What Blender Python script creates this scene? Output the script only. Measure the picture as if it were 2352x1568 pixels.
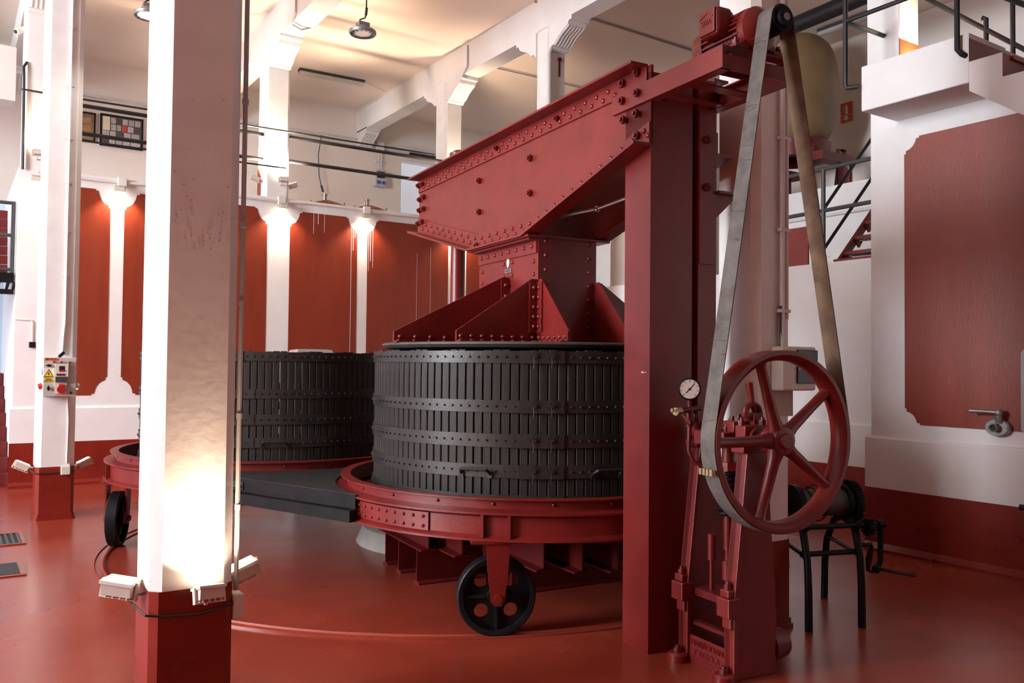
import bpy, math, random
from mathutils import Matrix, Vector
random.seed(7)
for _o in list(bpy.data.objects): bpy.data.objects.remove(_o)
SC = bpy.context.scene
COL = SC.collection
R = math.radians
PI = math.pi

# ------------------------------------------------------------------ camera
YAW = R(33.6); PITCH = math.atan(54/1950); ROLL = .010
_f0 = Vector((math.sin(YAW), math.cos(YAW), 0)); _r0 = Vector((math.cos(YAW), -math.sin(YAW), 0)); _u0 = Vector((0, 0, 1))
_fw = _f0*math.cos(PITCH)+_u0*math.sin(PITCH); _up = _u0*math.cos(PITCH)-_f0*math.sin(PITCH)
_rt = _r0*math.cos(ROLL)+_up*math.sin(ROLL); _up2 = _up*math.cos(ROLL)-_r0*math.sin(ROLL)
cam = bpy.data.cameras.new('camera'); cam.sensor_width = 36; cam.lens = 36*1950/2352
cam.clip_start = .05; cam.clip_end = 200
cam_o = bpy.data.objects.new('camera', cam); COL.objects.link(cam_o)
cam_o.matrix_world = Matrix(((_rt.x, _up2.x, -_fw.x, 0), (_rt.y, _up2.y, -_fw.y, 0), (_rt.z, _up2.z, -_fw.z, 1.6), (0, 0, 0, 1)))
SC.camera = cam_o

# ------------------------------------------------------------------ world, daylight, exposure
w = bpy.data.worlds.new('world'); SC.world = w; w.use_nodes = True
w.node_tree.nodes['Background'].inputs[0].default_value = (.72, .82, 1, 1)
w.node_tree.nodes['Background'].inputs[1].default_value = 1.0
def window_light(name, loc, sx, sz, power, color, rot):
    l = bpy.data.lights.new(name, 'AREA'); l.shape = 'RECTANGLE'; l.size = sx; l.size_y = sz
    l.energy = power; l.color = color
    o = bpy.data.objects.new(name, l); COL.objects.link(o); o.location = loc; o.rotation_euler = rot
    return o
DAY = (.92, .95, 1.0)
WINDOWS = [(6.1, 4.8, 1800), (10.6, 2.4, 80)]          # centre y, width, daylight of the tall windows in the left wall
for _y, _w, _e in WINDOWS:
    window_light('window_daylight', (-8.93, _y, 4.25), _w, 3.3, _e, DAY, (0, R(-90), 0))
window_light('stairwell_daylight', (-1.9, 14.2, 2.0), 2.4, 3.2, 22, (.66, .82, 1.0), (0, R(-90), 0))
VS = SC.view_settings
VS.view_transform = 'Standard'; VS.look = 'None'; VS.gamma = 1; VS.use_curve_mapping = False
VS.exposure = 0.25
SC.cycles.max_bounces = 5; SC.cycles.diffuse_bounces = 4; SC.cycles.glossy_bounces = 3; SC.cycles.transmission_bounces = 2
SC.cycles.caustics_reflective = False; SC.cycles.caustics_refractive = False
SC.cycles.use_adaptive_sampling = True; SC.cycles.adaptive_threshold = .16; SC.cycles.adaptive_min_samples = 20

# ------------------------------------------------------------------ materials
MATS = {}
def mat(name, base, rough=.5, metal=0., var=.12, scale=6., bump=0., bscale=60., coat=0., spec=.5, emit=None, estr=0., rvar=0., dirt=None, dirt_amt=0., dscale=9., stretch=None):
    if name in MATS: return MATS[name]
    m = bpy.data.materials.new(name); m.use_nodes = True; nt = m.node_tree; b = nt.nodes['Principled BSDF']
    b.inputs['Roughness'].default_value = rough; b.inputs['Metallic'].default_value = metal
    b.inputs['Specular IOR Level'].default_value = spec
    if coat: b.inputs['Coat Weight'].default_value = coat; b.inputs['Coat Roughness'].default_value = .12
    tc = nt.nodes.new('ShaderNodeTexCoord'); vec = tc.outputs['Object']
    if stretch:
        mp = nt.nodes.new('ShaderNodeMapping'); mp.inputs['Scale'].default_value = stretch
        nt.links.new(vec, mp.inputs['Vector']); vec = mp.outputs['Vector']
    nz = nt.nodes.new('ShaderNodeTexNoise'); nz.inputs['Scale'].default_value = scale; nz.inputs['Detail'].default_value = 3
    nt.links.new(vec, nz.inputs['Vector'])
    cr = nt.nodes.new('ShaderNodeValToRGB'); cr.color_ramp.elements[0].position = .3; cr.color_ramp.elements[1].position = .7
    cr.color_ramp.elements[0].color = tuple(c*(1-var) for c in base)+(1,); cr.color_ramp.elements[1].color = tuple(min(1, c*(1+var)) for c in base)+(1,)
    nt.links.new(nz.outputs['Fac'], cr.inputs['Fac']); out = cr.outputs['Color']
    if dirt:
        n2 = nt.nodes.new('ShaderNodeTexNoise'); n2.inputs['Scale'].default_value = dscale; n2.inputs['Detail'].default_value = 5; n2.inputs['Roughness'].default_value = .7
        nt.links.new(vec, n2.inputs['Vector'])
        r2 = nt.nodes.new('ShaderNodeValToRGB'); r2.color_ramp.elements[0].position = .66-.1*dirt_amt; r2.color_ramp.elements[1].position = .72-.1*dirt_amt
        nt.links.new(n2.outputs['Fac'], r2.inputs['Fac'])
        mx = nt.nodes.new('ShaderNodeMix'); mx.data_type = 'RGBA'
        nt.links.new(r2.outputs['Color'], mx.inputs['Factor']); nt.links.new(out, mx.inputs['A']); mx.inputs['B'].default_value = tuple(dirt)+(1,)
        out = mx.outputs['Result']
    nt.links.new(out, b.inputs['Base Color'])
    if rvar:
        mr = nt.nodes.new('ShaderNodeMapRange'); mr.inputs['To Min'].default_value = max(.02, rough-rvar); mr.inputs['To Max'].default_value = rough+rvar
        nt.links.new(nz.outputs['Fac'], mr.inputs['Value']); nt.links.new(mr.outputs['Result'], b.inputs['Roughness'])
    if bump:
        n3 = nt.nodes.new('ShaderNodeTexNoise'); n3.inputs['Scale'].default_value = bscale; n3.inputs['Detail'].default_value = 2
        nt.links.new(vec, n3.inputs['Vector'])
        bp = nt.nodes.new('ShaderNodeBump'); bp.inputs['Strength'].default_value = bump; bp.inputs['Distance'].default_value = .01
        nt.links.new(n3.outputs['Fac'], bp.inputs['Height']); nt.links.new(bp.outputs['Normal'], b.inputs['Normal'])
    if emit:
        b.inputs['Emission Color'].default_value = tuple(emit)+(1,); b.inputs['Emission Strength'].default_value = estr
    MATS[name] = m
    return m

M_FLOOR = mat('red floor paint', (.275, .041, .022), .25, spec=.65, var=.14, scale=1.4, bump=.035, bscale=10, rvar=.08)
M_REDWALL = mat('red wall paint', (.235, .031, .0105), .42, var=.09, scale=2.2, bump=.1, bscale=45, stretch=(3, 3, .6), rvar=.06)
M_REDBASE = mat('red plinth paint', (.21, .018, .010), .3, var=.12, scale=4, bump=.12, bscale=30, rvar=.08)
M_WHITE = mat('white plaster', (.80, .79, .78), .72, var=.035, scale=3, bump=.16, bscale=38)
M_COLUMN = mat('chipped white column paint', (.80, .79, .77), .6, var=.05, scale=5, bump=.12, bscale=22, dirt=(.42, .36, .3), dirt_amt=-.3, dscale=26)
M_CEIL = mat('ceiling plaster', (.84, .72, .64), .85, var=.04, scale=.9, bump=.06, bscale=30)  # warm bounce off the red floor is mixed into this base colour
M_UPPER = mat('upper wall plaster', (.84, .77, .72), .8, var=.03, scale=1.5, bump=.08, bscale=40)
M_BEIGE = mat('beige plaster', (.52, .47, .41), .8, var=.06, scale=4, bump=.15)
M_MACH = mat('deep red machine paint', (.168, .0115, .0095), .36, spec=.6, var=.14, scale=5, bump=.12, bscale=110, rvar=.05)
M_MACH2 = mat('dark red machine paint', (.13, .009, .009), .4, var=.18, scale=7, bump=.12, bscale=80)
M_BLACK = mat('black iron', (.009, .009, .010), .45, spec=.16, var=.3, scale=8, bump=.15, bscale=50)
M_RAIL = mat('black rail paint', (.013, .013, .016), .4, var=.15)
M_GREYRAIL = mat('grey rail steel', (.05, .055, .06), .5, var=.15)
M_STAVE = mat('dark oiled wood', (.023, .0195, .0165), .48, spec=.26, var=.35, scale=7, bump=.25, bscale=30, stretch=(5, 5, .5), dirt=(.075, .045, .022), dirt_amt=-.1, dscale=4)
M_HOOP = mat('blackened hoop steel', (.028, .025, .023), .38, metal=.15, var=.3, scale=5, bump=.1)
M_PLATE = mat('dark checker steel', (.022, .024, .024), .5, spec=.3, var=.25, scale=9, bump=.15)
M_DISC = mat('worn press plate', (.075, .066, .058), .6, var=.25, scale=8)
M_BELT = mat('grey canvas belt', (.105, .095, .086), .8, var=.3, scale=14, bump=.3, bscale=90)
M_BELTIN = mat('brown belt lining', (.15, .095, .055), .8, var=.4, scale=9, bump=.3)
M_STEEL = mat('bare steel', (.42, .41, .39), .3, metal=.9, var=.15)
M_BRASS = mat('worn brass', (.42, .33, .18), .35, metal=.8, var=.2)
M_GREYMET = mat('grey cast metal', (.30, .30, .29), .42, metal=.6, var=.15)
M_CONDUIT = mat('white conduit', (.74, .72, .70), .5, var=.04)
M_GREYPIPE = mat('grey conduit', (.36, .34, .33), .5, var=.06)
M_WIRE = mat('black cable', (.02, .02, .02), .5)
M_LAMPBODY = mat('cream lamp housing', (.66, .62, .54), .45, var=.05)
M_GREYBOX = mat('grey enclosure', (.52, .51, .49), .45, var=.04)
M_IVORY = mat('ivory plastic', (.70, .68, .60), .4, var=.04)
M_DARKGLASS = mat('smoked window', (.02, .025, .03), .12, var=.2)
M_REDPLAST = mat('red plastic', (.42, .02, .02), .35, var=.1)
M_SIGNRED = mat('sign red', (.62, .06, .035), .4, var=.04)
M_SIGNWHITE = mat('sign cream', (.85, .78, .62), .5, var=.03)
M_YELLOW = mat('label yellow', (.85, .62, .02), .5, var=.03)
M_ORANGE = mat('label orange', (.85, .16, .06), .5, var=.03)
M_BLUE = mat('blue socket', (.03, .1, .5), .4, var=.05)
M_INK_SHADE = mat('black ink and hollow shade', (.01, .01, .01), .6)
M_DIAL = mat('gauge dial', (.72, .66, .58), .3, var=.03)
M_VESSEL = mat('tan vessel paint', (.22, .138, .066), .5, var=.16, scale=2.2, dirt=(.17, .12, .06), dirt_amt=.1, dscale=3)
M_CONC = mat('bare concrete', (.36, .34, .31), .85, var=.15, scale=6, bump=.3)
M_WOOD = mat('pale wood', (.42, .25, .12), .6, var=.2, scale=4, stretch=(1, 1, 14))
M_PAPERDK = mat('photo collage dark', (.06, .06, .075), .3, var=.5, scale=30)
M_PAPERLT = mat('photo paper', (.48, .45, .46), .4, var=.35, scale=40)
M_PAPERBR = mat('sepia print', (.26, .16, .09), .4, var=.4, scale=18)
M_DAYTINT_WALL = mat('daylight-tinted wall', (.50, .68, .84), .7, var=.04)  # bluish cast of the daylight is put into the wall colour
M_GLOW = mat('lit lamp glass', (1, .9, .75), .3, var=0, emit=(1, .86, .62), estr=14)
M_GLOWDIM = mat('lamp lenses', (.9, .85, .75), .25, var=.3, scale=60, emit=(1, .88, .7), estr=.25)
M_TUBE = mat('fluorescent cover', (.55, .53, .5), .3, var=.04)
M_FIREXT = mat('extinguisher red', (.55, .02, .015), .3, var=.05)
M_HATCH = mat('pale grey door', (.40, .39, .38), .5, var=.05)

# ------------------------------------------------------------------ mesh helpers
class MB:
    def __init__(s): s.v = []; s.f = []
    def add(s, vs, fs, M=None):
        n = len(s.v)
        s.v += [tuple(M @ Vector(v)) for v in vs] if M is not None else [tuple(v) for v in vs]
        s.f += [tuple(i+n for i in f) for f in fs]
        return s
    def box(s, a, b, M=None):
        (x0, y0, z0), (x1, y1, z1) = a, b
        return s.add([(x0, y0, z0), (x1, y0, z0), (x1, y1, z0), (x0, y1, z0), (x0, y0, z1), (x1, y0, z1), (x1, y1, z1), (x0, y1, z1)],
                     [(0, 3, 2, 1), (4, 5, 6, 7), (0, 1, 5, 4), (1, 2, 6, 5), (2, 3, 7, 6), (3, 0, 4, 7)], M)
    def bbox(s, c, size, M=None):
        return s.box(tuple(c[i]-size[i]/2 for i in range(3)), tuple(c[i]+size[i]/2 for i in range(3)), M)
    def prism(s, poly, axis, d0, d1, M=None):
        """2-D outline extruded along axis: 'x' -> (y,z), 'y' -> (x,z), 'z' -> (x,y)"""
        def pt(q, d): return {'x': (d, q[0], q[1]), 'y': (q[0], d, q[1]), 'z': (q[0], q[1], d)}[axis]
        n = len(poly); vs = [pt(q, d0) for q in poly]+[pt(q, d1) for q in poly]
        fs = [tuple(range(n-1, -1, -1)), tuple(range(n, 2*n))]+[(i, (i+1) % n, n+(i+1) % n, n+i) for i in range(n)]
        return s.add(vs, fs, M)
    def strip(s, path, width_axis, w0, w1, th, M=None):
        """bent flat bar: path of 2-D points, thickness th, like prism along width_axis"""
        n = len(path); off = []
        for i, q in enumerate(path):
            a = path[max(0, i-1)]; b = path[min(n-1, i+1)]
            dx, dy = b[0]-a[0], b[1]-a[1]; L = math.hypot(dx, dy) or 1
            off.append((q[0]-dy/L*th, q[1]+dx/L*th))
        for i in range(n-1):
            s.prism([path[i], path[i+1], off[i+1], off[i]], width_axis, w0, w1, M)
        return s
    def cyl(s, p0, p1, r0, r1=None, n=12, M=None, caps=True):
        r1 = r0 if r1 is None else r1
        p0, p1 = Vector(p0), Vector(p1); d = (p1-p0).normalized()
        u = d.orthogonal().normalized(); v = d.cross(u); vs = []
        for p, r in ((p0, r0), (p1, r1)):
            for k in range(n):
                t = 2*PI*k/n; vs.append(tuple(p+u*(r*math.cos(t))+v*(r*math.sin(t))))
        fs = [(k, (k+1) % n, n+(k+1) % n, n+k) for k in range(n)]
        if caps: fs += [tuple(range(n-1, -1, -1)), tuple(range(n, 2*n))]
        return s.add(vs, fs, M)
    def tube(s, pts, r, n=8, M=None, closed=False):
        pts = [Vector(p) for p in pts]; m = len(pts); vs = []; prev = None
        for i, p in enumerate(pts):
            a = pts[i-1] if (i > 0 or closed) else p; b = pts[(i+1) % m] if (i < m-1 or closed) else p
            d = (b-a).normalized()
            if prev is None: u = d.orthogonal().normalized()
            else:
                u = prev-d*prev.dot(d); u = u.normalized() if u.length > 1e-6 else d.orthogonal().normalized()
            prev = u; v = d.cross(u)
            rr = r[i] if isinstance(r, (list, tuple)) else r
            for k in range(n):
                t = 2*PI*k/n; vs.append(tuple(p+u*(rr*math.cos(t))+v*(rr*math.sin(t))))
        fs = []
        for i in range(m if closed else m-1):
            j = (i+1) % m
            fs += [(i*n+k, i*n+(k+1) % n, j*n+(k+1) % n, j*n+k) for k in range(n)]
        if not closed: fs += [tuple(range(n-1, -1, -1)), tuple(range((m-1)*n, m*n))]
        return s.add(vs, fs, M)
    def lathe(s, prof, n=32, M=None, closed=True, a0=0., a1=2*PI):
        full = abs(a1-a0-2*PI) < 1e-6; m = len(prof); vs = []; cnt = n if full else n+1
        for k in range(cnt):
            t = a0+(a1-a0)*k/n; c, q = math.cos(t), math.sin(t)
            vs += [(r*c, r*q, z) for r, z in prof]
        fs = []
        for k in range(n):
            k2 = (k+1) % cnt
            for i in range(m if closed else m-1):
                j = (i+1) % m
                fs.append((k*m+i, k2*m+i, k2*m+j, k*m+j))
        if not full and closed: fs += [tuple(range(m)), tuple(range(n*m+m-1, n*m-1, -1))]
        return s.add(vs, fs, M)
    def sphere(s, c, r, n=10, m=6, M=None, sc=(1, 1, 1)):
        vs = [(c[0], c[1], c[2]+r*sc[2])]
        for i in range(1, m):
            a = PI*i/m
            vs += [(c[0]+r*sc[0]*math.sin(a)*math.cos(2*PI*k/n), c[1]+r*sc[1]*math.sin(a)*math.sin(2*PI*k/n), c[2]+r*sc[2]*math.cos(a)) for k in range(n)]
        vs.append((c[0], c[1], c[2]-r*sc[2])); L = len(vs)-1
        fs = [(0, 1+k, 1+(k+1) % n) for k in range(n)]
        for i in range(m-2):
            fs += [(1+i*n+k, 1+(i+1)*n+k, 1+(i+1)*n+(k+1) % n, 1+i*n+(k+1) % n) for k in range(n)]
        fs += [(L, 1+(m-2)*n+(k+1) % n, 1+(m-2)*n+k) for k in range(n)]
        return s.add(vs, fs, M)
    def mesh(s, name, m, smooth=None):
        me = bpy.data.meshes.new(name); me.from_pydata(s.v, [], s.f)
        import bmesh
        bm = bmesh.new(); bm.from_mesh(me); bmesh.ops.recalc_face_normals(bm, faces=bm.faces); bm.to_mesh(me); bm.free()
        me.materials.append(m)
        if smooth is not None:
            for p in me.polygons: p.use_smooth = True
            try: me.set_sharp_from_angle(angle=R(smooth))
            except Exception: pass
        return me
    def build(s, name, m, parent=None, smooth=None, M=None, bevel=0):
        o = bpy.data.objects.new(name, s.mesh(name, m, smooth)); COL.objects.link(o)
        if parent: o.parent = parent
        if M is not None: o.matrix_local = M
        if bevel:
            b = o.modifiers.new('bevel', 'BEVEL'); b.width = bevel; b.segments = 2; b.limit_method = 'ANGLE'; b.angle_limit = R(40)
        return o
def inst(name, me, parent, M):
    o = bpy.data.objects.new(name, me); COL.objects.link(o); o.parent = parent; o.matrix_local = M
    return o
def empty(name, loc, rz=0):
    o = bpy.data.objects.new(name, None); COL.objects.link(o); o.location = loc; o.rotation_euler = (0, 0, rz); o.empty_display_size = .1
    return o
def tag(o, label, cat, group=None):
    o['label'] = label; o['category'] = cat
    if group: o['group'] = group
    return o
def thing(name, label, cat, loc=(0, 0, 0), rz=0, group=None): return tag(empty(name, loc, rz), label, cat, group)
def struct(o, label=None):
    o['kind'] = 'structure'
    if label: o['label'] = label
    return o
def stuff(o): o['kind'] = 'stuff'; return o
T = Matrix.Translation
def rot(a, ax): return Matrix.Rotation(a, 4, ax)
def aim(d, upv=(0, 0, 1)):
    """rotation taking +z to direction d"""
    return Vector(d).to_track_quat('Z', 'Y').to_matrix().to_4x4()
def copy_tree(o, parent=None):
    c = o.copy(); COL.objects.link(c); c.parent = parent
    for ch in list(o.children): copy_tree(ch, c)
    return c
def text(name, body, size, m, parent, M, ext=.001, sx=1.):
    cu = bpy.data.curves.new(name, 'FONT'); cu.body = body; cu.size = size; cu.extrude = ext; cu.align_x = 'CENTER'; cu.align_y = 'CENTER'
    o = bpy.data.objects.new(name, cu); COL.objects.link(o)
    dg = bpy.context.evaluated_depsgraph_get(); dg.update()
    me = bpy.data.meshes.new_from_object(o.evaluated_get(dg)); bpy.data.objects.remove(o); me.materials.clear(); me.materials.append(m)
    o = bpy.data.objects.new(name, me); COL.objects.link(o); o.parent = parent; o.matrix_local = M @ Matrix.Diagonal((sx, 1, 1, 1))
    return o
def hexhead(r, h):
    b = MB(); b.cyl((0, 0, 0), (0, 0, h), r, n=6); b.cyl((0, 0, h), (0, 0, h*1.55), r*.55, n=8); return b
def dome(r, h):
    b = MB(); n = 8; vs = [(r*math.cos(2*PI*k/n), r*math.sin(2*PI*k/n), -.002) for k in range(n)]+[(r*.82*math.cos(2*PI*k/n), r*.82*math.sin(2*PI*k/n), h*.6) for k in range(n)]+[(0, 0, h)]
    fs = [(k, (k+1) % n, n+(k+1) % n, n+k) for k in range(n)]+[(n+k, n+(k+1) % n, 2*n) for k in range(n)]
    return b.add(vs, fs)
ME_RIVET = dome(.017, .016).mesh('rivet', M_MACH, 50)
ME_RIVET_S = dome(.012, .012).mesh('rivet', M_MACH, 50)
ME_BOLT = hexhead(.024, .024).mesh('bolt', M_MACH2, 30)
ME_BOLT_B = hexhead(.020, .026).mesh('bolt', M_MACH2, 30)
NX = rot(R(-90), 'Y'); NY = rot(R(90), 'X'); NXP = rot(R(90), 'Y')    # +z -> -x, -y, +x
def rivet(parent, p, N, me=None): return inst('rivet', me or ME_RIVET, parent, T(p) @ N)
def bolt(parent, p, N, me=None): return inst('bolt', me or ME_BOLT, parent, T(p) @ N)

# ================================================================== the setting
CEIL = 6.75
fl = MB(); OV = (3.951, 6.939); TRK = 2.96
fl.box((-9, -10, -.12), (13.5, 16.2, 0)); floor = struct(fl.build('floor', M_FLOOR))
tr = MB(); tr.lathe([(TRK-.045, -.01), (TRK-.045, .011), (TRK-.03, .013), (TRK-.022, .003), (TRK+.022, .003), (TRK+.03, .013), (TRK+.045, .011), (TRK+.045, -.01)], 160)
tr.build('wheel_track', M_FLOOR, floor, 40, T((OV[0], OV[1], 0)))
ce = MB(); ce.box((-9, -10, CEIL), (13.5, 16.2, CEIL+.15)); struct(ce.build('ceiling', M_CEIL))
# left wall with tall windows, wall behind the viewer, far right wall
wl = MB(); ys = [-10]
for c, ww, _ in WINDOWS: ys += [c-ww/2, c+ww/2]
ys += [12.3]
for i in range(0, len(ys), 2): wl.box((-9.2, ys[i], 0), (-9, ys[i+1], CEIL))
for c, ww, _ in WINDOWS: wl.box((-9.2, c-ww/2, 0), (-9, c+ww/2, 2.6)); wl.box((-9.2, c-ww/2, 5.9), (-9, c+ww/2, CEIL))
struct(wl.build('wall_left', M_WHITE))
wb = MB(); wb.box((-9, -10.2, 0), (13.5, -10, CEIL)); struct(wb.build('wall_front', M_REDWALL))
wr = MB(); wr.box((11.6, -10, 0), (11.8, 16.2, CEIL)); struct(wr.build('wall_right', M_UPPER))
DOORX0, DOORX1 = 7.83, 8.75
wu = MB(); wu.box((-9, 16.05, 0), (DOORX0, 16.25, CEIL)); wu.box((DOORX1, 16.05, 0), (11.6, 16.25, CEIL)); wu.box((DOORX0, 16.05, 5.86), (DOORX1, 16.25, CEIL)); wu.box((DOORX0, 16.05, 0), (DOORX1, 16.25, 4.03))
upper = struct(wu.build('wall_upper_back', M_UPPER))
nx = MB(); nx.box((DOORX0-.6, 18.2, 4.0), (DOORX1+2, 18.3, 6.7)); nx.box((DOORX0-.6, 16.25, 3.95), (DOORX1+2, 18.3, 4.03)); struct(nx.build('wall_passage', M_UPPER))

def scallop(x0, x1, z0, z1, b=.14, st=.03, bz=None):
    bz = bz or b; pts = []
    def corner(cx, cz, sx, sz, rev):
        q = [(cx, cz+sz*(bz+st)), (cx+sx*st*.6, cz+sz*(bz+st)), (cx+sx*st*.6, cz+sz*bz)]
        q += [(cx+sx*max(st*.6, b*math.sin(t)), cz+sz*max(st*.6, bz*math.cos(t))) for t in [R(12+66*k/6) for k in range(7)]]
        q += [(cx+sx*b, cz+sz*st*.6), (cx+sx*(b+st), cz+sz*st*.6), (cx+sx*(b+st), cz)]
        return q[::-1] if rev else q
    pts += corner(x0, z0, 1, 1, False)+corner(x1, z0, -1, 1, True)+corner(x1, z1, -1, -1, False)+corner(x0, z1, 1, -1, True)
    return pts
# tank front across the back: white frame around recessed red fields
TB = 12.3
tb = MB(); tb.box((.69, TB, 0), (11.6, TB+.2, 4.03)); tb.box((.69, TB+.2, 3.9), (11.6, 16.05, 4.03)); tb.box((.69, TB+.2, 0), (.89, 16.05, 3.9))
wall_back = struct(tb.build('wall_back', M_WHITE))
PANELS = [(1.16, 1.755), (1.925, 3.85), (4.19, 5.262), (5.434, 6.88), (7.23, 8.2)]
for i, (x0, x1) in enumerate(PANELS):
    b = MB(); b.prism(scallop(x0, x1, 1.15, 3.86, .15, .035, .2), 'y', TB-.008, TB+.01); b.build('red_panel', M_REDWALL, wall_back)
b = MB(); b.prism([(TB+.01, .56), (TB-.03, .56), (TB-.03, .985), (TB-.018, 1.005), (TB+.01, 1.01)], 'x', .66, 11.6); b.build('dado', M_WHITE, wall_back)
b = MB(); b.prism([(TB+.01, 0), (TB-.045, 0), (TB-.045, .03), (TB-.03, .07), (TB-.03, .56), (TB+.01, .56)], 'x', .66, 11.6); struct(b.build('baseboard_back', M_REDBASE))
b = MB(); b.tube([(x, TB-.045, 3.985+.012*math.sin(x*3)) for x in [.9+i*.35 for i in range(20)]], .02, 6); b.build('conduit', M_CONDUIT, wall_back, 40)
for x in (1.84, 4.0, 5.35):
    b = MB(); b.bbox((x+.04, TB-.055, 3.985), (.11, .07, .12)); b.build('junction_box', M_CONDUIT, wall_back, bevel=.008)
dr = MB()
for x, z0, z1, ww in [(5.16, 1.25, 3.86, .006), (5.19, 3.35, 3.86, .008), (5.22, 3.55, 3.86, .006), (5.45, 3.05, 3.7, .006), (5.48, 3.2, 3.7, .008), (5.52, 3.1, 3.7, .005), (4.55, 3.55, 3.86, .006), (4.62, 3.7, 3.86, .008), (4.72, 3.58, 3.86, .005), (6.3, 2.2, 3.4, .003), (6.55, 2.4, 3.5, .003)]:
    dr.box((x, TB-.0095, z0), (x+ww, TB-.0075, z1))
stuff(dr.build('drip_streaks', M_WHITE, wall_back))

# low tank wall to the right (x = 8.3), terrace, higher tier behind it
lw = MB(); lw.box((8.3, 4.5, 0), (8.5, TB, 2.8)); lt = MB(); lt.box((8.5, 4.5, 2.65), (10.05, TB, 2.8)); struct(lt.build('floor_terrace', M_CONC)); low = struct(lw.build('wall_right_low', M_WHITE))
b = MB(); b.prism([(8.31, .53), (8.275, .53), (8.275, .98), (8.285, 1.0), (8.31, 1.0)], 'y', 4.5, TB-.05); b.build('dado', M_WHITE, low)
b = MB(); b.prism([(8.31, 0), (8.26, 0), (8.26, .03), (8.275, .07), (8.275, .53), (8.31, .53)], 'y', 4.5, TB-.05); struct(b.build('baseboard_right_low', M_REDBASE))
ht = MB(); ht.box((10.05, 4.5, 2.7), (10.25, TB, 4.1)); lt = MB(); lt.box((10.25, -6, 4.0), (11.6, TB, 4.1)); struct(lt.build('floor_tier', M_CONC)); high = struct(ht.build('wall_right_tier', M_WHITE))
b = MB(); b.tube([(10.02, y, 3.7) for y in (4.6, 6.5, 7.4, 9)], .022, 6); b.build('conduit', M_CONDUIT, high, 40)
bb = MB(); bb.box((8.36, 8.25, 2.8), (9.6, 9.9, 4.6)); struct(bb.build('wall_block', M_BEIGE))
b = MB(); b.box((8.31, 6.3, 2.8), (8.33, 6.75, 3.25)); b.build('red_patch', M_REDBASE, low)

# near right tank with platform and stair
XR = 6.9
rt = MB(); rt.box((XR, -5.9, 0), (XR+.2, 4.56, 4.0)); rt.box((XR+.2, 4.36, 0), (8.3, 4.56, 4.0)); rt.box((XR, 3.42, 4.0), (10.05, 4.56, 4.15)); rtank = struct(rt.build('wall_right_tank', M_WHITE))
pa = MB(); pa.prism([(q[0], q[1]) for q in scallop(2.2, 4.235, 1.125, 3.6, .11, .026, .11)], 'x', XR-.008, XR+.01); pa.build('red_panel', M_REDWALL, rtank)
b = MB(); b.prism([(XR+.01, .55), (XR-.035, .55), (XR-.035, .985), (XR-.02, 1.0), (XR+.01, 1.005)], 'y', -5.9, 4.6); b.build('dado', M_WHITE, rtank)
b = MB(); b.prism([(XR+.01, 0), (XR-.06, 0), (XR-.06, .02), (XR-.035, .07), (XR-.035, .55), (XR+.01, .55)], 'y', -5.9, 4.6); struct(b.build('baseboard_right', M_REDBASE))
XP = 6.4; YS = 3.405; ST, SR = .243, .182
pl = MB(); pl.box((XP, YS, 3.775), (XR+.05, 4.32, 4.16)); pl.build('platform', M_WHITE, rtank, bevel=.01)
N = 14; prof = [(YS, 3.775)]
top = []
for k in range(N):
    y = YS-k*ST; z = 4.115-k*SR
    top += [(y, z), (y, z-SR)]
prof = [(YS, 4.115)]
for k in range(N): prof += [(YS-k*ST, 4.115-(k+1)*SR), (YS-(k+1)*ST, 4.115-(k+1)*SR)]
prof += [(YS-N*ST, 4.115-N*SR-.3), (YS, 3.71), (YS, 3.775)]
sg = MB(); sg.prism(prof, 'x', XP, XP+.14); sg.build('stringer', M_WHITE, rtank)
for k in range(6):
    b = MB(); b.box((XP+.13, YS-(k+1)*ST-.02, 4.115-(k+1)*SR-.03), (XR+.02, YS-k*ST, 4.115-(k+1)*SR)); b.box((XP+.006, YS-k*ST-.002, 4.115-(k+1)*SR+.001), (XR+.02, YS-k*ST+.01, 4.115-k*SR)); b.build('step', M_REDBASE, rtank)
sf = MB(); sf.prism([(YS, 3.79), (YS-N*ST, 3.79-N*SR), (YS-N*ST, 3.84-N*SR), (YS, 3.84)], 'x', XP+.14, XR); sf.build('stair_soffit', M_WHITE, rtank)
pb = MB(); pb.box((7.6, 1.2, 4.15), (7.8, 3.3, 4.62)); pb.build('parapet', M_WHITE, rtank)

# left stairwell beyond the corner pilaster
sw = MB(); sw.box((-4.9, 15.2, 0), (.69, 15.4, 4.0)); struct(sw.build('wall_stairwell', M_DAYTINT_WALL))
bk = MB(); bk.box((-4.9, 13.6, 5.2), (.70, 14.0, 5.95)); struct(bk.build('trim_1', M_UPPER))
bk = MB(); bk.box((-4.9, 14.0, 5.9), (.70, 16.05, 5.95)); struct(bk.build('trim_2', M_UPPER))

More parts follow.
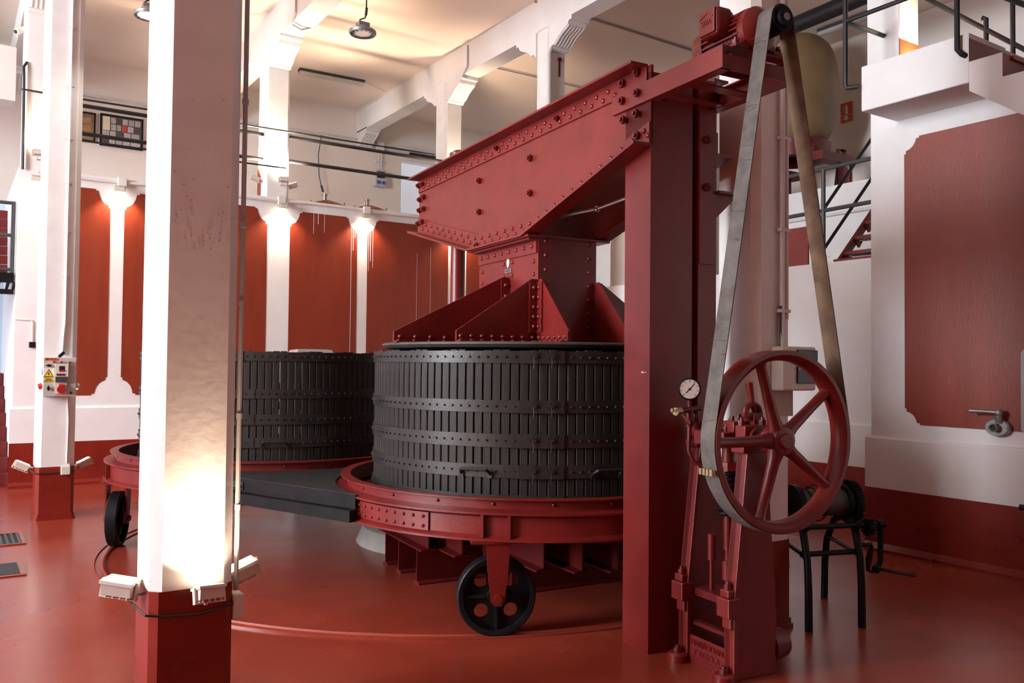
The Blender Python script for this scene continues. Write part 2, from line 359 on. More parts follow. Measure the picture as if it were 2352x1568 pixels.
# ------------------------------------------------------------------ beams and corbels
def corbel(name, parent, x0, x1, y, sgn, ztop=6.28):
    """fluted S-bracket under a beam; sgn = direction along y in which it sticks out"""
    prof = [(0, 0), (.50, 0), (.50, -.05), (.44, -.055), (.42, -.10), (.36, -.13), (.28, -.16), (.21, -.20), (.15, -.25), (.10, -.28), (.05, -.285), (.045, -.31), (0, -.33)]
    c = MB(); c.prism([(y+sgn*a, ztop+z) for a, z in prof], 'x', x0, x1)
    n = 6
    for i in range(n):
        xx = x0+(i+.5)*(x1-x0)/n
        c.tube([(xx, y+sgn*a, ztop+z) for a, z in prof[4:10]], .016, 6)
    return c.build(name, M_WHITE, parent, 30)
BEAMS = []
for nm, x0, x1, ycols in [('beam_a', .74, 1.06, [12.3, 9.85, 3.9]), ('beam_b', 3.83, 4.15, [12.45, 3.6]), ('beam_c', 6.82, 7.12, [12.45, 9.57, 4.5])]:
    b = MB(); b.box((x0, -6, 6.28), (x1, 16.1, CEIL+.02)); bo = struct(b.build('ceiling_beam', M_WHITE))
    for y in ycols:
        corbel('corbel', bo, x0, x1, y+.16, 1); corbel('corbel', bo, x0, x1, y-.16, -1)
    corbel('corbel', bo, x0, x1, 16.05, -1, 6.30)
def chamf(x0, x1, y0, y1, c):
    return [(x0+c, y0), (x1-c, y0), (x1, y0+c), (x1, y1-c), (x1-c, y1), (x0+c, y1), (x0, y1-c), (x0, y0+c)]
def column(label, x0, x1, y0, y1, zb, c=.045, ztop=6.3, z0=0.):
    t = thing('column', label, 'column', ((x0+x1)/2, (y0+y1)/2, z0), 0)
    hx, hy = (x1-x0)/2, (y1-y0)/2
    b = MB(); b.prism(chamf(-hx, hx, -hy, hy, c), 'z', zb-z0, ztop-z0); b.build('shaft', M_COLUMN, t)
    if zb > z0:
        e = .006
        b = MB(); b.prism(chamf(-hx, hx, -hy, hy, c*.7), 'z', .05, zb-z0); b.prism(chamf(-hx-e, hx+e, -hy-e, hy+e, c*.6), 'z', .02, .06); b.prism(chamf(-hx-e*2.5, hx+e*2.5, -hy-e*2.5, hy+e*2.5, c*.6), 'z', 0, .025); b.build('painted_base', M_REDBASE, t)
    return t
NC = (.718, 1.058, 3.75, 4.09)
near_col = column('thick white column nearest the viewer, warm lit above its dark red base', *NC, .645)
left_col = column('white column carrying the grey electrical box, red base', .757, 1.104, 9.69, 10.03, .53)
right_col = column('white column behind the drive belt and flywheel', 4.06, 4.40, 3.45, 3.79, .54)
# upper columns that stand on the tank edges
up1 = column('white upper column between the black rails, floodlights at its foot', 3.80, 4.17, TB+.0, TB+.36, 4.03, .04, 6.3, 4.03)
up2 = column('white upper column behind the red pivot cap', 6.80, 7.14, TB, TB+.36, 4.03, .04, 6.3, 4.03)
up3 = column('white column with a rusty bracket above the girder', 6.82, 7.12, 9.42, 9.72, 0, .03, 6.3, 0)
up0 = column('white corner column beside the far left stair', .72, 1.04, TB, TB+.34, 4.03, .04, 6.3, 4.03)
up4 = column('white column on the right platform lit orange by a lamp', 6.93, 7.23, 4.30, 4.62, 4.15, .01, 6.3, 4.15)
b = MB(); b.box((-.148, -.166, 0), (.15, -.158, .36)); b.build('red_foot', M_REDWALL, up4)
b = MB(); b.box((-.19, -.002, 0), (-.184, .15, .45)); b.build('red_foot', M_REDWALL, up1)
b = MB(); b.tube([(-.12, -.175, 0), (-.12, -.175, 2.0), (-.09, -.17, 2.08), (.0, -.16, 2.1)], .03, 8); b.build('conduit', M_CONDUIT, up3, 40, T((-.04, 0, 3.9)))
b = MB(); b.box((.02, -.16, 5.62), (.045, -.149, 5.86)); b.cyl((.035, -.15, 5.86), (.035, -.17, 5.86), .03, n=10); b.build('rusty_bracket', M_MACH2, up3)

# ================================================================== the wine press (local frame: x across, y along the girders)
PA = (3.28, 3.54, 0); PR = R(-5.85)
press = thing('wine_press', 'tall deep red riveted press with twin plate girders on a heavy post', 'press', PA, PR)
GL = 3.55; ZT = 3.31
BOT = [(GL, 2.83), (2.24, 2.51), (1.33, 2.51), (0., 2.86)]
GT = .48                                             # distance between the two girder plates
def girder(x, sg, rivets):
    """sg = -1: flanges point to -x"""
    g = MB(); g.prism([(0, ZT), (GL, ZT)]+BOT, 'x', x, x-sg*.016)
    go = g.build('girder', M_MACH, press)
    tp = MB(); tp.prism([(x, ZT-.115), (x+sg*.012, ZT-.115), (x+sg*.012, ZT-.004), (x+sg*.12, ZT-.004), (x+sg*.12, ZT+.012), (x, ZT+.012)], 'y', .03, GL)
    tp.build('top_angle', M_MACH, go, bevel=.003)
    lo = MB()
    for (s0, z0), (s1, z1) in zip(BOT[:-1], BOT[1:]):
        h = .125
        lo.prism([(s0, z0), (s1, z1), (s1, z1+h), (s0, z0+h)], 'x', x, x+sg*.012)
        lo.prism([(s0, z0-.014), (s1, z1-.014), (s1, z1+.002), (s0, z0+.002)], 'x', x, x+sg*.12)
    lo.build('bottom_angle', M_MACH, go)
    if not rivets: return go
    X = x+sg*.012; Nn = NX if sg < 0 else NXP
    k = 0; s = .28
    while s < GL-.12:
        rivet(go, (X, s, ZT-.045), Nn); rivet(go, (X, s+.055, ZT-.085), Nn); s += .128
    for (s0, z0), (s1, z1), n in [(BOT[0], BOT[1], 10), (BOT[1], BOT[2], 7), (BOT[2], BOT[3], 12)]:
        for i in range(n):
            t = (i+.6)/n; rivet(go, (X, s0+(s1-s0)*t, z0+(z1-z0)*t+.09), Nn)
            t = (i+.95)/n
            if t < 1: rivet(go, (X, s0+(s1-s0)*t, z0+(z1-z0)*t+.045), Nn)
    for s_, z_ in [(GL-.03, 3.26), (GL-.13, 3.255), (GL-.03, 3.13), (GL-.13, 3.14), (GL-.03, 3.03), (GL-.13, 3.03), (GL-.03, 2.905), (GL-.13, 2.91), (2.233, 3.067), (2.227, 2.815), (1.396, 3.07), (1.391, 2.82), (2.24, 2.545)]:
        bolt(go, (x if 2.99 < z_ < 3.19 or 2.7 < z_ < 2.83 else X, s_, z_), Nn)
    for s_, z_ in [(.106, 3.29), (.25, 3.27)]:
        bolt(go, (X, s_, z_), Nn)
    for s_, z_ in [(.112, 3.055), (.241, 3.05), (.102, 2.925)]:
        bolt(go, (X, s_, z_), Nn)
    for s_, z_ in [(.097, 3.17), (.247, 3.165)]: bolt(go, (x-.018, s_, z_), Nn)
    for s_ in (1.0, 1.9): bolt(go, (X, s_, ZT-.06), Nn, ME_BOLT_B)
    return go
girder(0., -1, True)
g2 = girder(GT, 1, False)
for s_, z_ in [(.25, 2.86), (.35, 2.80), (.45, 2.77), (.6, 2.74), (.7, 2.70), (.85, 2.68), (1.0, 2.64)]: rivet(g2, (GT-.016, s_, z_), NX)
# post between the girders
po = MB(); w2 = .045
po.prism([(0, 0), (.30, 0), (.30, .06), (.345, .06), (.345, .0), (.48, .0), (.48, .245), (0, .245)], 'z', 0, 3.27)
post = po.build('post', M_MACH, press)
po = MB(); po.box((.345, -.012, 2.2), (.47, 0, 3.28)); pf = po.build('splice_plate', M_MACH, post)
for z in (3.14, 2.93, 2.65): bolt(post, (.40, -.012, z), NY)
po = MB(); po.prism([(.47, 2.62), (.64, 2.62), (.47, 2.47)], 'y', .0, .012); po.box((.47, -.04, 2.62), (.65, .06, 2.635)); po.build('bracket', M_MACH, post)
po = MB(); po.box((-.0015, .03, 1.565), (.0, .075, 1.568)); po.prism([(.06, 1.56), (.06, 1.573), (.082, 1.5665)], 'x', -.0015, 0); po.build('painted_mark', M_SIGNWHITE, post)
po = MB(); po.tube([(.47, .16, 2.6), (.50, .16, 2.6), (.535, .16, 2.57), (.545, .16, 2.5), (.545, .16, 1.1)], .012, 8); po.build('pressure_pipe', M_MACH2, press, 40)
po = MB(); po.tube([(.06, 1.25, 2.62), (.2, .85, 2.64), (.3, .4, 2.7)], .013, 8); po.sphere((.2, .85, 2.64), .022); po.build('tie_pipe', M_STEEL, press, 40)
# head box hanging under the girders
HB = (0., .48, 1.28, 2.23)
hb = MB(); hb.box((HB[0], HB[2], 1.75), (HB[1], HB[3], 2.49)); head = hb.build('press_head', M_MACH, press)
hb = MB(); hb.prism([(HB[0], 2.385), (HB[0]-.012, 2.385), (HB[0]-.012, 2.475), (HB[0]-.07, 2.475), (HB[0]-.07, 2.488), (HB[0], 2.488)], 'y', HB[2]+.01, HB[3]+.0); hb.build('head_angle', M_MACH, head)
hb = MB(); hb.box((HB[0]-.10, HB[2]-.03, 2.489), (HB[1]+.1, HB[3]+.03, 2.505)); hb.build('cap_plate', M_MACH, head)
for i in range(8): rivet(head, (-.012, HB[2]+.07+i*.116, 2.435), NX)
for z in (2.33, 2.24, 2.15):
    rivet(head, (0, HB[2]+.06, z), NX); rivet(head, (0, HB[3]-.06, z), NX)
for s_, z in [(1.66, 2.355), (1.80, 2.355), (1.67, 2.262), (1.80, 2.262)]: rivet(head, (0, s_, z), NX)
for z in [1.87+.1*i for i in range(7)]:
    rivet(head, (.06, HB[2], z), NY); rivet(head, (.42, HB[2], z), NY)
em = MB(); em.prism([(1.714, 2.385), (1.746, 2.385), (1.752, 2.36), (1.745, 2.335), (1.73, 2.318), (1.715, 2.335), (1.708, 2.36)], 'x', -.005, 0); em.build('white_crest', M_SIGNWHITE, head)
em = MB(); em.box((-.004, 1.68, 2.285), (0, 1.78, 2.313)); em.build('maker_plate', M_GREYMET, head)
em = MB(); em.box((-.005, 1.728, 2.285), (-.003, 1.732, 2.313)); [em.box((-.005, 1.69+.012*i, 2.292), (-.004, 1.696+.012*i, 2.306)) for i in (0, 1, 2, 4, 5, 6)]; em.build('plate_marks', M_INK_SHADE, head)
# gussets: web plate + foot angle + edge angle, each a part with its rivets
DZ = 1.748
def gusset(M, L, H, mirror=1, n=8, topw=.05):
    """local: x = outwards from the head, z up, y = plate normal (visible side -y*mirror)"""
    c = MB(); c.prism([(0, 0), (L, 0), (L, .075), (topw, H), (0, H)], 'y', -.006, .006, M)
    o = c.build('gusset', M_MACH, press)
    c = MB(); f = -1*mirror
    c.prism([(0, 0), (f*.075, 0), (f*.075, .012), (f*.018, .012), (f*.018, .078), (0, .078)], 'x', .0, L, M)
    c.prism([(0, 0), (f*.018, 0), (f*.018, .07), (f*.07, .07)][:3]+[(0, .07)], 'x', 0, .01, M)
    c.build('foot_angle', M_MACH, o)
    c = MB(); c.box((.0, f*.018, 0), (.072, 0, H-.02), M); c.build('edge_angle', M_MACH, o)
    Nn = M.to_3x3().to_4x4() @ rot(R(90)*(-f), 'X')
    for i in range(n): rivet(o, M @ Vector((L*(i+.6)/n, f*.018, .042)), Nn)
    Nz = M.to_3x3().to_4x4()
    for i in range(n): rivet(o, M @ Vector((L*(i+.8)/n, f*.052, .010)), Nz)
    for i in range(5): rivet(o, M @ Vector((.036, f*.018, .12+i*(H-.18)/4)), Nn)
    return o
def gm(x, y, a): return T((x, y, DZ)) @ rot(a, 'Z')
gusset(gm(0, HB[2]+.006, PI), .62, .45, -1, 8)                 # towards -x at the near corner
gusset(gm(0, 1.715, PI), .90, .50, -1, 8)                      # towards -x in the middle
gusset(gm(.006, HB[2], R(-90)), .42, .45, 1, 6)                # towards the viewer at the near corner
gusset(gm(.474, HB[2], R(-90)), .42, .45, -1, 6)
gusset(gm(.48, HB[2]+.006, 0), .62, .45, 1, 8)
gusset(gm(.48, 1.755, 0), .88, .5, 1, 6)
gusset(gm(.24, HB[3], R(90)), .62, .5, 1, 6)
BC = (.24, 1.75)                                                # basket axis in press frame
dk = MB(); dk.lathe([(0, 1.748), (1.13, 1.748), (1.14, 1.742), (1.14, 1.732), (1.11, 1.712), (1.0, 1.696), (0, 1.692)], 96, closed=False)
dk.build('pressure_plate', M_DISC, press, 25, T((BC[0], BC[1], 0)))
# pivot column of the turntable, held by the far end of the girders
pv = MB(); px, py = .327, 3.385
pv.cyl((px, py, .1), (px, py, 3.56), .068, n=24); pv.build('pivot_column', M_MACH, press, 40)
pv = MB(); pv.lathe([(.0, 3.60), (.05, 3.60), (.075, 3.58), (.09, 3.575), (.09, 3.33), (.068, 3.33)], 24, T((px, py, 0)), closed=False); pv.build('pivot_cap', M_MACH, press, 35)
pv = MB(); pv.lathe([(.9, 0), (.84, .14), (.72, .2), (0, .2)], 40, T((px, py, 0)), closed=False); pv.build('concrete_footing', M_CONC, press, 40)
# bed of steel beams under the front basket
def ibeam(name, p0, p1, z0, h, wf, parent, th=.014):
    d = Vector((p1[0]-p0[0], p1[1]-p0[1], 0)); L = d.length; M = T((p0[0], p0[1], z0)) @ rot(math.atan2(d.y, d.x), 'Z')
    b = MB(); b.prism([(-wf/2, 0), (wf/2, 0), (wf/2, th*.8), (th*.4, th*1.5), (th*.4, h-th*1.5), (wf/2, h-th*.8), (wf/2, h), (-wf/2, h), (-wf/2, h-th*.8), (-th*.4, h-th*1.5), (-th*.4, th*1.5), (-wf/2, th*.8)], 'x', 0, L, M)
    return b.build(name, M_MACH2, parent)
for y in (1.98, 2.36, 2.66): ibeam('bed_beam', (-.60, y), (1.1, y), 0, .262, .11, press)
for y in (1.45,): ibeam('bed_beam', (-.1, y), (.85, y), 0, .262, .11, press)
for x, y0 in [(-.57, 1.82), (-.43, 1.55), (-.12, .95), (.08, .8), (.3, .72), (.55, .85)]: ibeam('cross_beam', (x, y0), (x, 2.8), .262, .275, .12, press)
# brackets reaching out to carry the motor
for x, sg in ((0., 1), (GT+.0, -1)):
    b = MB()
    if sg > 0: b.prism([(-.018, 3.105), (.05, 3.105), (.05, 3.113), (-.008, 3.113), (-.008, 3.212), (.05, 3.212), (.05, 3.22), (-.018, 3.22)], 'y', -.61, .36)
    else: b.prism([(x+.018, 3.105), (x-.05, 3.105), (x-.05, 3.113), (x+.008, 3.113), (x+.008, 3.212), (x-.05, 3.212), (x-.05, 3.22), (x+.018, 3.22)], 'y', -.61, .1)
    b.build('motor_bracket', M_MACH, press)
b = MB(); b.box((-.01, -.60, 3.105), (.49, -.585, 3.18)); b.box((-.0, -.35, 3.108), (.48, -.27, 3.118)); b.box((0, -.12, 3.108), (.48, -.06, 3.118)); b.build('cross_tie', M_MACH, press)
b = MB(); b.box((.06, -.60, 3.2205), (.44, -.53, 3.2315)); b.box((.06, -.33, 3.2205), (.44, -.25, 3.2315)); b.build('motor_rail', M_MACH2, press)

# ------------------------------------------------------------------ electric motor on the bracket
motor = thing('electric_motor', 'dark red finned electric motor on the bracket above the post', 'motor', (0, 0, 0), 0)
PM = T(PA) @ rot(PR, 'Z')
motor.matrix_world = PM @ T((.25, -.42, 3.232))
SH = .121
b = MB(); b.cyl((0, -.14, SH), (0, .15, SH), .098, n=28); b.build('body', M_MACH, motor, 40)
for k in range(26):
    a = 2*PI*k/26
    if abs(math.atan2(math.sin(a+PI/2), math.cos(a+PI/2))) < .45: continue
    f = MB(); f.box((.092, -.135, -.004), (.124, .145, .004)); f.build('fin', M_MACH, motor, None, T((0, 0, SH)) @ rot(-a, 'Y'))
b = MB(); b.lathe([(0, .085), (.06, .075), (.10, .05), (.12, .03), (.12, -.012), (0, -.01)], 28, T((0, -.14, SH)) @ rot(R(90), 'X'), closed=False); b.build('end_shield', M_MACH, motor, 35)
b = MB(); b.lathe([(0, .1), (.10, .1), (.115, .08), (.12, .0), (0, 0)], 28, T((0, .15, SH)) @ rot(R(-90), 'X'), closed=False); b.build('fan_cover', M_MACH, motor, 35)
b = MB()
for y in (-.15, .13):
    for sx in (-1, 1): b.box((sx*.13-.045, y-.035, 0), (sx*.13+.045, y+.035, .018)); b.prism([(sx*.07, .0), (sx*.13, .0), (sx*.09, .07)], 'y', y-.02, y+.02)
b.build('feet', M_MACH, motor)
for y in (-.15, .13):
    for sx in (-1, 1): inst('bolt', ME_BOLT_B, motor, T((sx*.145, y, .018)))
tb_ = MB(); tb_.box((-.20, -.07, SH-.02), (-.09, .07, SH+.13)); tbo = tb_.build('terminal_box', M_MACH, motor, bevel=.022)
b = MB(); b.box((-.211, -.06, SH-.01), (-.195, .06, SH+.12)); b.build('lid', M_MACH, tbo, bevel=.006)
b = MB(); b.strip([(-.05, SH+.07), (-.01, SH+.10), (.05, SH+.075)], 'x', -.215, -.210, .005); b.build('emblem_outline', M_MACH, tbo)
text('emblem_letters', 'SIVA', .042, M_MACH, tbo, T((-.2115, .0, SH+.05)) @ rot(R(-90), 'Z') @ rot(R(90), 'X'), .003)
b = MB(); b.tube([(0, .06+.025*math.cos(t), SH+.14+.028*math.sin(t)) for t in [2*PI*k/14 for k in range(14)]], .007, 6, closed=True); b.build('lifting_eye', M_MACH, motor, 40)
b = MB(); b.box((-.1, .1, SH+.1), (-.05, .14, SH+.135)); b.box((.03, -.12, SH+.11), (.06, -.06, SH+.15)); b.build('lugs', M_MACH, motor, bevel=.004)
b = MB(); b.cyl((0, -.2, SH), (0, -.36, SH), .02, n=14); b.build('shaft', M_STEEL, motor, 40)
PZ = 3.232+SH; PRAD = .068
b = MB(); b.cyl((0, -.225, SH), (0, -.335, SH), PRAD, n=30); b.cyl((0, -.32, SH), (0, -.355, SH), .045, n=16); b.build('pulley', M_BLACK, motor, 40)

# ------------------------------------------------------------------ hydraulic pump with flywheel
pump = thing('hydraulic_pump', 'dark red hydraulic pump with five-spoke flywheel in front of the post', 'pump', PA, PR)
WS, WT, WZ, WR_ = -.70, .275, 1.235, .452
fw = MB(); Mw = T((WT, WS, WZ)) @ rot(R(90), 'X')
fw.lathe([(WR_, -.055), (WR_, .055), (WR_-.022, .055), (WR_-.045, .035), (WR_-.052, .0), (WR_-.045, -.035), (WR_-.022, -.055)], 96, Mw)
fly = fw.build('flywheel', M_MACH, pump, 40)
for k in range(5):
    a = R(36+72*k); c, s_ = math.cos(a), math.sin(a)
    b = MB(); pts = []
    b.tube([(WT+c*r, WS, WZ+s_*r) for r in (.03, .07, .12, .28, .385, .41)], [.048, .04, .031, .026, .026, .036], 12)
    b.build('spoke', M_MACH, fly, 50)
b = MB(); b.lathe([(0, .065), (.035, .065), (.04, .06), (.042, .05), (.068, .045), (.068, -.06), (0, -.06)], 24, Mw, closed=False); b.build('hub', M_MACH, fly, 35)
b = MB(); b.cyl((WT, WS+.02, WZ), (WT, -.05, WZ), .03, n=16); b.build('crankshaft', M_MACH2, pump, 40)
# two cheek frames
for s0 in (-.19, -.555):
    c = MB(); s1 = s0+.075
    c.prism([(.12, 0), (.44, 0), (.44, .3), (.37, 1.16), (.205, 1.16), (.12, .4)], 'y', s0+.03, s1-.004)
    c.prism([(.12, 0), (.12, .4), (.205, 1.16), (.228, 1.16), (.145, .4), (.145, 0)], 'y', s0, s1)
    ck = c.build('cheek_frame', M_MACH, pump, bevel=.004)
    c = MB(); c.box((.075, s0-.01, .33), (.15, s1+.01, .43)); c.box((.085, s0+.005, .43), (.14, s1-.005, .47)); c.box((.10, s0+.005, .27), (.15, s1-.005, .33)); c.build('clamp_block', M_MACH, ck, bevel=.006)
    inst('bolt', ME_BOLT_B, ck, T((.11, (s0+s1)/2, .47)))
    c = MB(); c.lathe([(0, .05), (.045, .05), (.055, .04), (.055, 0), (0, 0)], 16, T((.085, (s0+s1)/2, .0)), closed=False); c.build('foot_boss', M_MACH, ck, 35)
    inst('bolt', ME_BOLT, ck, T((.085, (s0+s1)/2, .05)))
    c = MB(); c.box((.17, s0-.01, 1.16), (.39, s1+.01, 1.20)); c.cyl((WT, s0-.015, WZ), (WT, s1+.015, WZ), .06, n=18); c.box((.19, s0, 1.235), (.36, s1, 1.30)); c.build('bearing_cap', M_MACH, ck, 30, bevel=.004)
    for x in (.20, .345): inst('bolt', ME_BOLT_B, ck, T((x, (s0+s1)/2, 1.30)))
b = MB(); b.box((.13, -.49, 0), (.44, -.18, .04)); b.prism([(.135, .04), (.16, .04), (.16, .13), (.14, .15)], 'y', -.49, -.18); b.build('base_casting', M_MACH, pump)
text('maker_letters', 'MARRODAN', .045, M_MACH, pump, T((.137, -.33, .115)) @ rot(R(-90), 'Z') @ rot(R(90), 'X'), .004)
text('maker_letters', 'Y REZOLA', .045, M_MACH, pump, T((.1365, -.33, .065)) @ rot(R(-90), 'Z') @ rot(R(90), 'X'), .004)
b = MB(); b.box((.16, -.5, .36), (.42, -.13, .40)); b.box((.16, -.5, .2), (.2, -.13, .22)); b.build('cross_bar', M_MACH2, pump)
hx = []
for k in range(0, 8*14+1): hx.append((.28+.05*math.cos(2*PI*k/14), -.33+.05*math.sin(2*PI*k/14), .80+.24*k/112))
b = MB(); b.tube(hx, .0125, 8); b.build('coil_spring', M_BLACK, pump, 50)
b = MB(); b.cyl((.28, -.33, 1.045), (.28, -.33, 1.09), .065, n=8); b.cyl((.28, -.33, 1.09), (.28, -.33, 1.2), .035, n=14); b.cyl((.28, -.33, 1.05), (.28, -.33, .40), .018, n=12); b.cyl((.28, -.33, .62), (.28, -.33, .80), .026, n=12); b.cyl((.28, -.33, .46), (.28, -.33, .56), .034, n=14); b.build('plunger', M_MACH, pump, 40)
b = MB(); b.cyl((.21, -.28, .40), (.21, -.28, .66), .012, n=10); b.cyl((.21, -.28, .56), (.21, -.28, .70), .022, n=12); b.build('guide_rod', M_MACH, pump, 40)
b = MB(); b.bbox((.24, -.33, 1.22), (.20, .24, .08)); b.cyl((.16, -.33, 1.25), (.33, -.33, 1.25), .055, n=16); b.bbox((.27, -.40, 1.28), (.12, .10, .07)); b.build('valve_block', M_MACH, pump, 30, bevel=.006)
for x, y, z in [(.19, -.30, 1.26), (.22, -.38, 1.26), (.28, -.36, 1.30), (.27, -.42, 1.315), (.33, -.28, 1.26)]: inst('valve_nut', ME_BOLT, pump, T((x, y, z)))
b = MB(); b.bbox((.35, -.46, 1.29), (.06, .05, .14)); b.tube([(.33+.05*math.cos(t), -.46, 1.36+.045*math.sin(t)) for t in [R(-20+20*k) for k in range(13)]], .016, 8); b.build('lever_head', M_MACH, pump, 40)
b = MB(); b.tube([(.345, -.46, 1.36), (.325, -.46, 1.42), (.305, -.46, 1.52)], [.012, .015, .02], 10); b.build('hand_lever', M_MACH, pump, 40)
b = MB(); b.cyl((.44, -.44, .12), (.56, -.44, .12), .10, .075, n=18); b.cyl((.56, -.44, .12), (.58, -.44, .12), .05, n=14); b.build('side_cover', M_MACH2, pump, 35)
# gauge and its pipework
gz = 1.478; gp = (.145, -.17, gz)
Mg = T(gp) @ rot(R(-40), 'Z') @ rot(R(90), 'X')
b = MB(); b.lathe([(0, -.02), (.058, -.02), (.062, -.012), (.062, .015), (.056, .02), (.053, .016), (0, .014)], 28, Mg, closed=False); ga = b.build('pressure_gauge', M_BLACK, pump, 35)
b = MB(); b.lathe([(0, .0165), (.053, .0165), (.053, .014), (0, .014)], 28, Mg, closed=False); b.build('dial', M_DIAL, ga)
b = MB(); b.box((-.002, -.03, .0175), (.002, .04, .0185), Mg @ rot(R(-42), 'Z')); b.cyl((0, 0, .016), (0, 0, .02), .006, n=10, M=Mg)
b.build('needle', M_INK_SHADE, ga)
for k in range(9):
    a = R(-135+k*33.75); b = MB(); b.box((-.0014, .040, .0166), (.0014, .050, .0176), Mg @ rot(a, 'Z')); b.build('tick', M_INK_SHADE, ga)
b = MB(); b.cyl((.145, -.17, 1.42), (.145, -.17, 1.37), .012, n=10); b.cyl((.04, -.2, 1.36), (.24, -.14, 1.37), .016, n=10); b.cyl((.145, -.17, 1.36), (.145, -.17, 1.27), .02, n=12); b.tube([(.145, -.17, 1.28), (.142, -.17, 1.14), (.165, -.18, 1.08), (.22, -.22, 1.05)], .013, 8); b.sphere((.145, -.17, 1.30), .028); b.build('gauge_pipe', M_MACH2, pump, 40)
b = MB(); b.cyl((.02, -.205, 1.358), (.06, -.195, 1.36), .022, n=12); b.cyl((.05, -.2, 1.35), (.12, -.2, 1.29), .007, n=8); b.cyl((.0, -.21, 1.365), (-.01, -.21, 1.365), .012, n=8); b.build('valve_handle', M_BRASS, pump, 40)

# ------------------------------------------------------------------ drive belt
belt = thing('drive_belt', 'long grey canvas drive belt looping from the motor pulley to the flywheel', 'belt', PA, PR)
c1 = Vector((.25, PZ)); c2 = Vector((WT, WZ)); r1 = PRAD+.002; r2 = WR_+.002
def tangents(r1, r2):
    d = c1-c2; L = d.length; base = math.atan2(d.y, d.x); off = math.acos((r2-r1)/L)
    return base+off, base-off
def belt_loop(dr):
    aL, aR = tangents(r1, r2); pts = []
    n = 12
    for k in range(n+1):                         # over the pulley, right to left
        a = aR+(aL-aR)*k/n; pts.append((c1.x+(r1+dr)*math.cos(a), c1.y+(r1+dr)*math.sin(a)))
    for k in range(1, 10):
        a = aL; p0 = Vector((c1.x+(r1+dr)*math.cos(a), c1.y+(r1+dr)*math.sin(a))); p1 = Vector((c2.x+(r2+dr)*math.cos(a), c2.y+(r2+dr)*math.sin(a)))
        q = p0.lerp(p1, k/10); pts.append((q.x, q.y))
    n = 40
    for k in range(n+1):
        a = aL+(aR+2*PI-aL)*k/n; pts.append((c2.x+(r2+dr)*math.cos(a), c2.y+(r2+dr)*math.sin(a)))
    for k in range(1, 10):
        a = aR; p0 = Vector((c2.x+(r2+dr)*math.cos(a), c2.y+(r2+dr)*math.sin(a))); p1 = Vector((c1.x+(r1+dr)*math.cos(a), c1.y+(r1+dr)*math.sin(a)))
        q = p0.lerp(p1, k/10); pts.append((q.x, q.y))
    return pts
def loop_mesh(d0, d1, s0, s1):
    a = belt_loop(d0); b_ = belt_loop(d1); n = len(a); m = MB()
    vs = [(q[0], s0, q[1]) for q in a]+[(q[0], s1, q[1]) for q in a]+[(q[0], s0, q[1]) for q in b_]+[(q[0], s1, q[1]) for q in b_]
    fs = []
    for i in range(n):
        j = (i+1) % n
        fs += [(i, j, n+j, n+i), (2*n+i, 3*n+i, 3*n+j, 2*n+j), (i, 2*n+i, 2*n+j, j), (n+i, n+j, 3*n+j, 3*n+i)]
    return m.add(vs, fs)
loop_mesh(0, .005, WS-.05, WS+.05).build('canvas', M_BELT, belt, 40)
loop_mesh(-.001, .0, WS-.049, WS+.049).build('lining', M_BELTIN, belt, 40)
b = MB()
for k in range(4): b.bbox((WT-WR_-.012, WS-.037+k*.025, 1.10), (.014, .018, .03))
b.build('belt_fastener', M_BRASS, belt)
fr = MB(); aL, aR = tangents(r1, r2)
for k in range(46):
    t = random.random(); a = random.choice((aL, aR)); q0 = c1.lerp(c2, t); rr = r1+(r2-r1)*t+.003
    x, z = q0.x+rr*math.cos(a), q0.y+rr*math.sin(a); L = random.uniform(.01, .035)
    fr.tube([(x, WS+random.choice((-.05, .05)), z), (x+math.cos(a)*L, WS+random.uniform(-.06, .06), z+random.uniform(-.02, .02))], .0009, 3)
stuff(fr.build('frayed_threads', M_BELTIN, belt))

# ------------------------------------------------------------------ turntable with three trays
CEN = [(3.697, 5.256), (2.62, 8.0), (5.535, 7.561)]
turn = thing('press_turntable', 'red riveted turntable of round trays on black spoked wheels', 'turntable', (OV[0], OV[1], 0))
RO = 1.474
def rel(p): return (p[0]-OV[0], p[1]-OV[1])
ring = MB(); ring.lathe([(1.365, .70), (1.365, .80), (1.355, .80), (1.355, .812), (1.425, .812), (1.425, .804), (1.378, .80), (1.378, .745), (1.44, .738), (RO, .736), (RO, .724), (1.45, .718), (1.432, .705), (1.432, .60), (1.45, .588), (RO, .582), (RO, .570), (1.40, .570), (1.40, .68), (0, .68), (0, .70)], 120, closed=False)
me_ring = ring.mesh('tray', M_MACH, 30)
trays = []
for i, c in enumerate(CEN):
    r_ = rel(c); o = inst('tray', me_ring, turn, T((r_[0], r_[1], 0))); trays.append(o)
ME_RIB = MB().box((1.433, -.009, .588), (1.468, .009, .722)).mesh('stiffener', M_MACH)
def polar(r, a, z): return (r*math.cos(a), r*math.sin(a), z)
def radial(a): return rot(a, 'Z') @ rot(R(90), 'Y')
WHEEL_A = {0: [None]*2}
for i, c in enumerate(CEN):
    rc = Vector(rel(c)); base = math.atan2(rc.y, rc.x)
    for sgn in (-1, 1):
        a = base+sgn*R(15.8); wp = Vector((TRK*math.cos(a), TRK*math.sin(a)))
        wa = math.atan2(wp.y-rc.y, wp.x-rc.x)
        for da in (-.055, .055): inst('stiffener', ME_RIB, trays[i], rot(wa+da, 'Z'))
    if i < 2:
        for k in range(24):
            a = 2*PI*k/24; inst('rivet', ME_RIVET_S, trays[i], T(polar(1.378, a, .775)) @ radial(a))
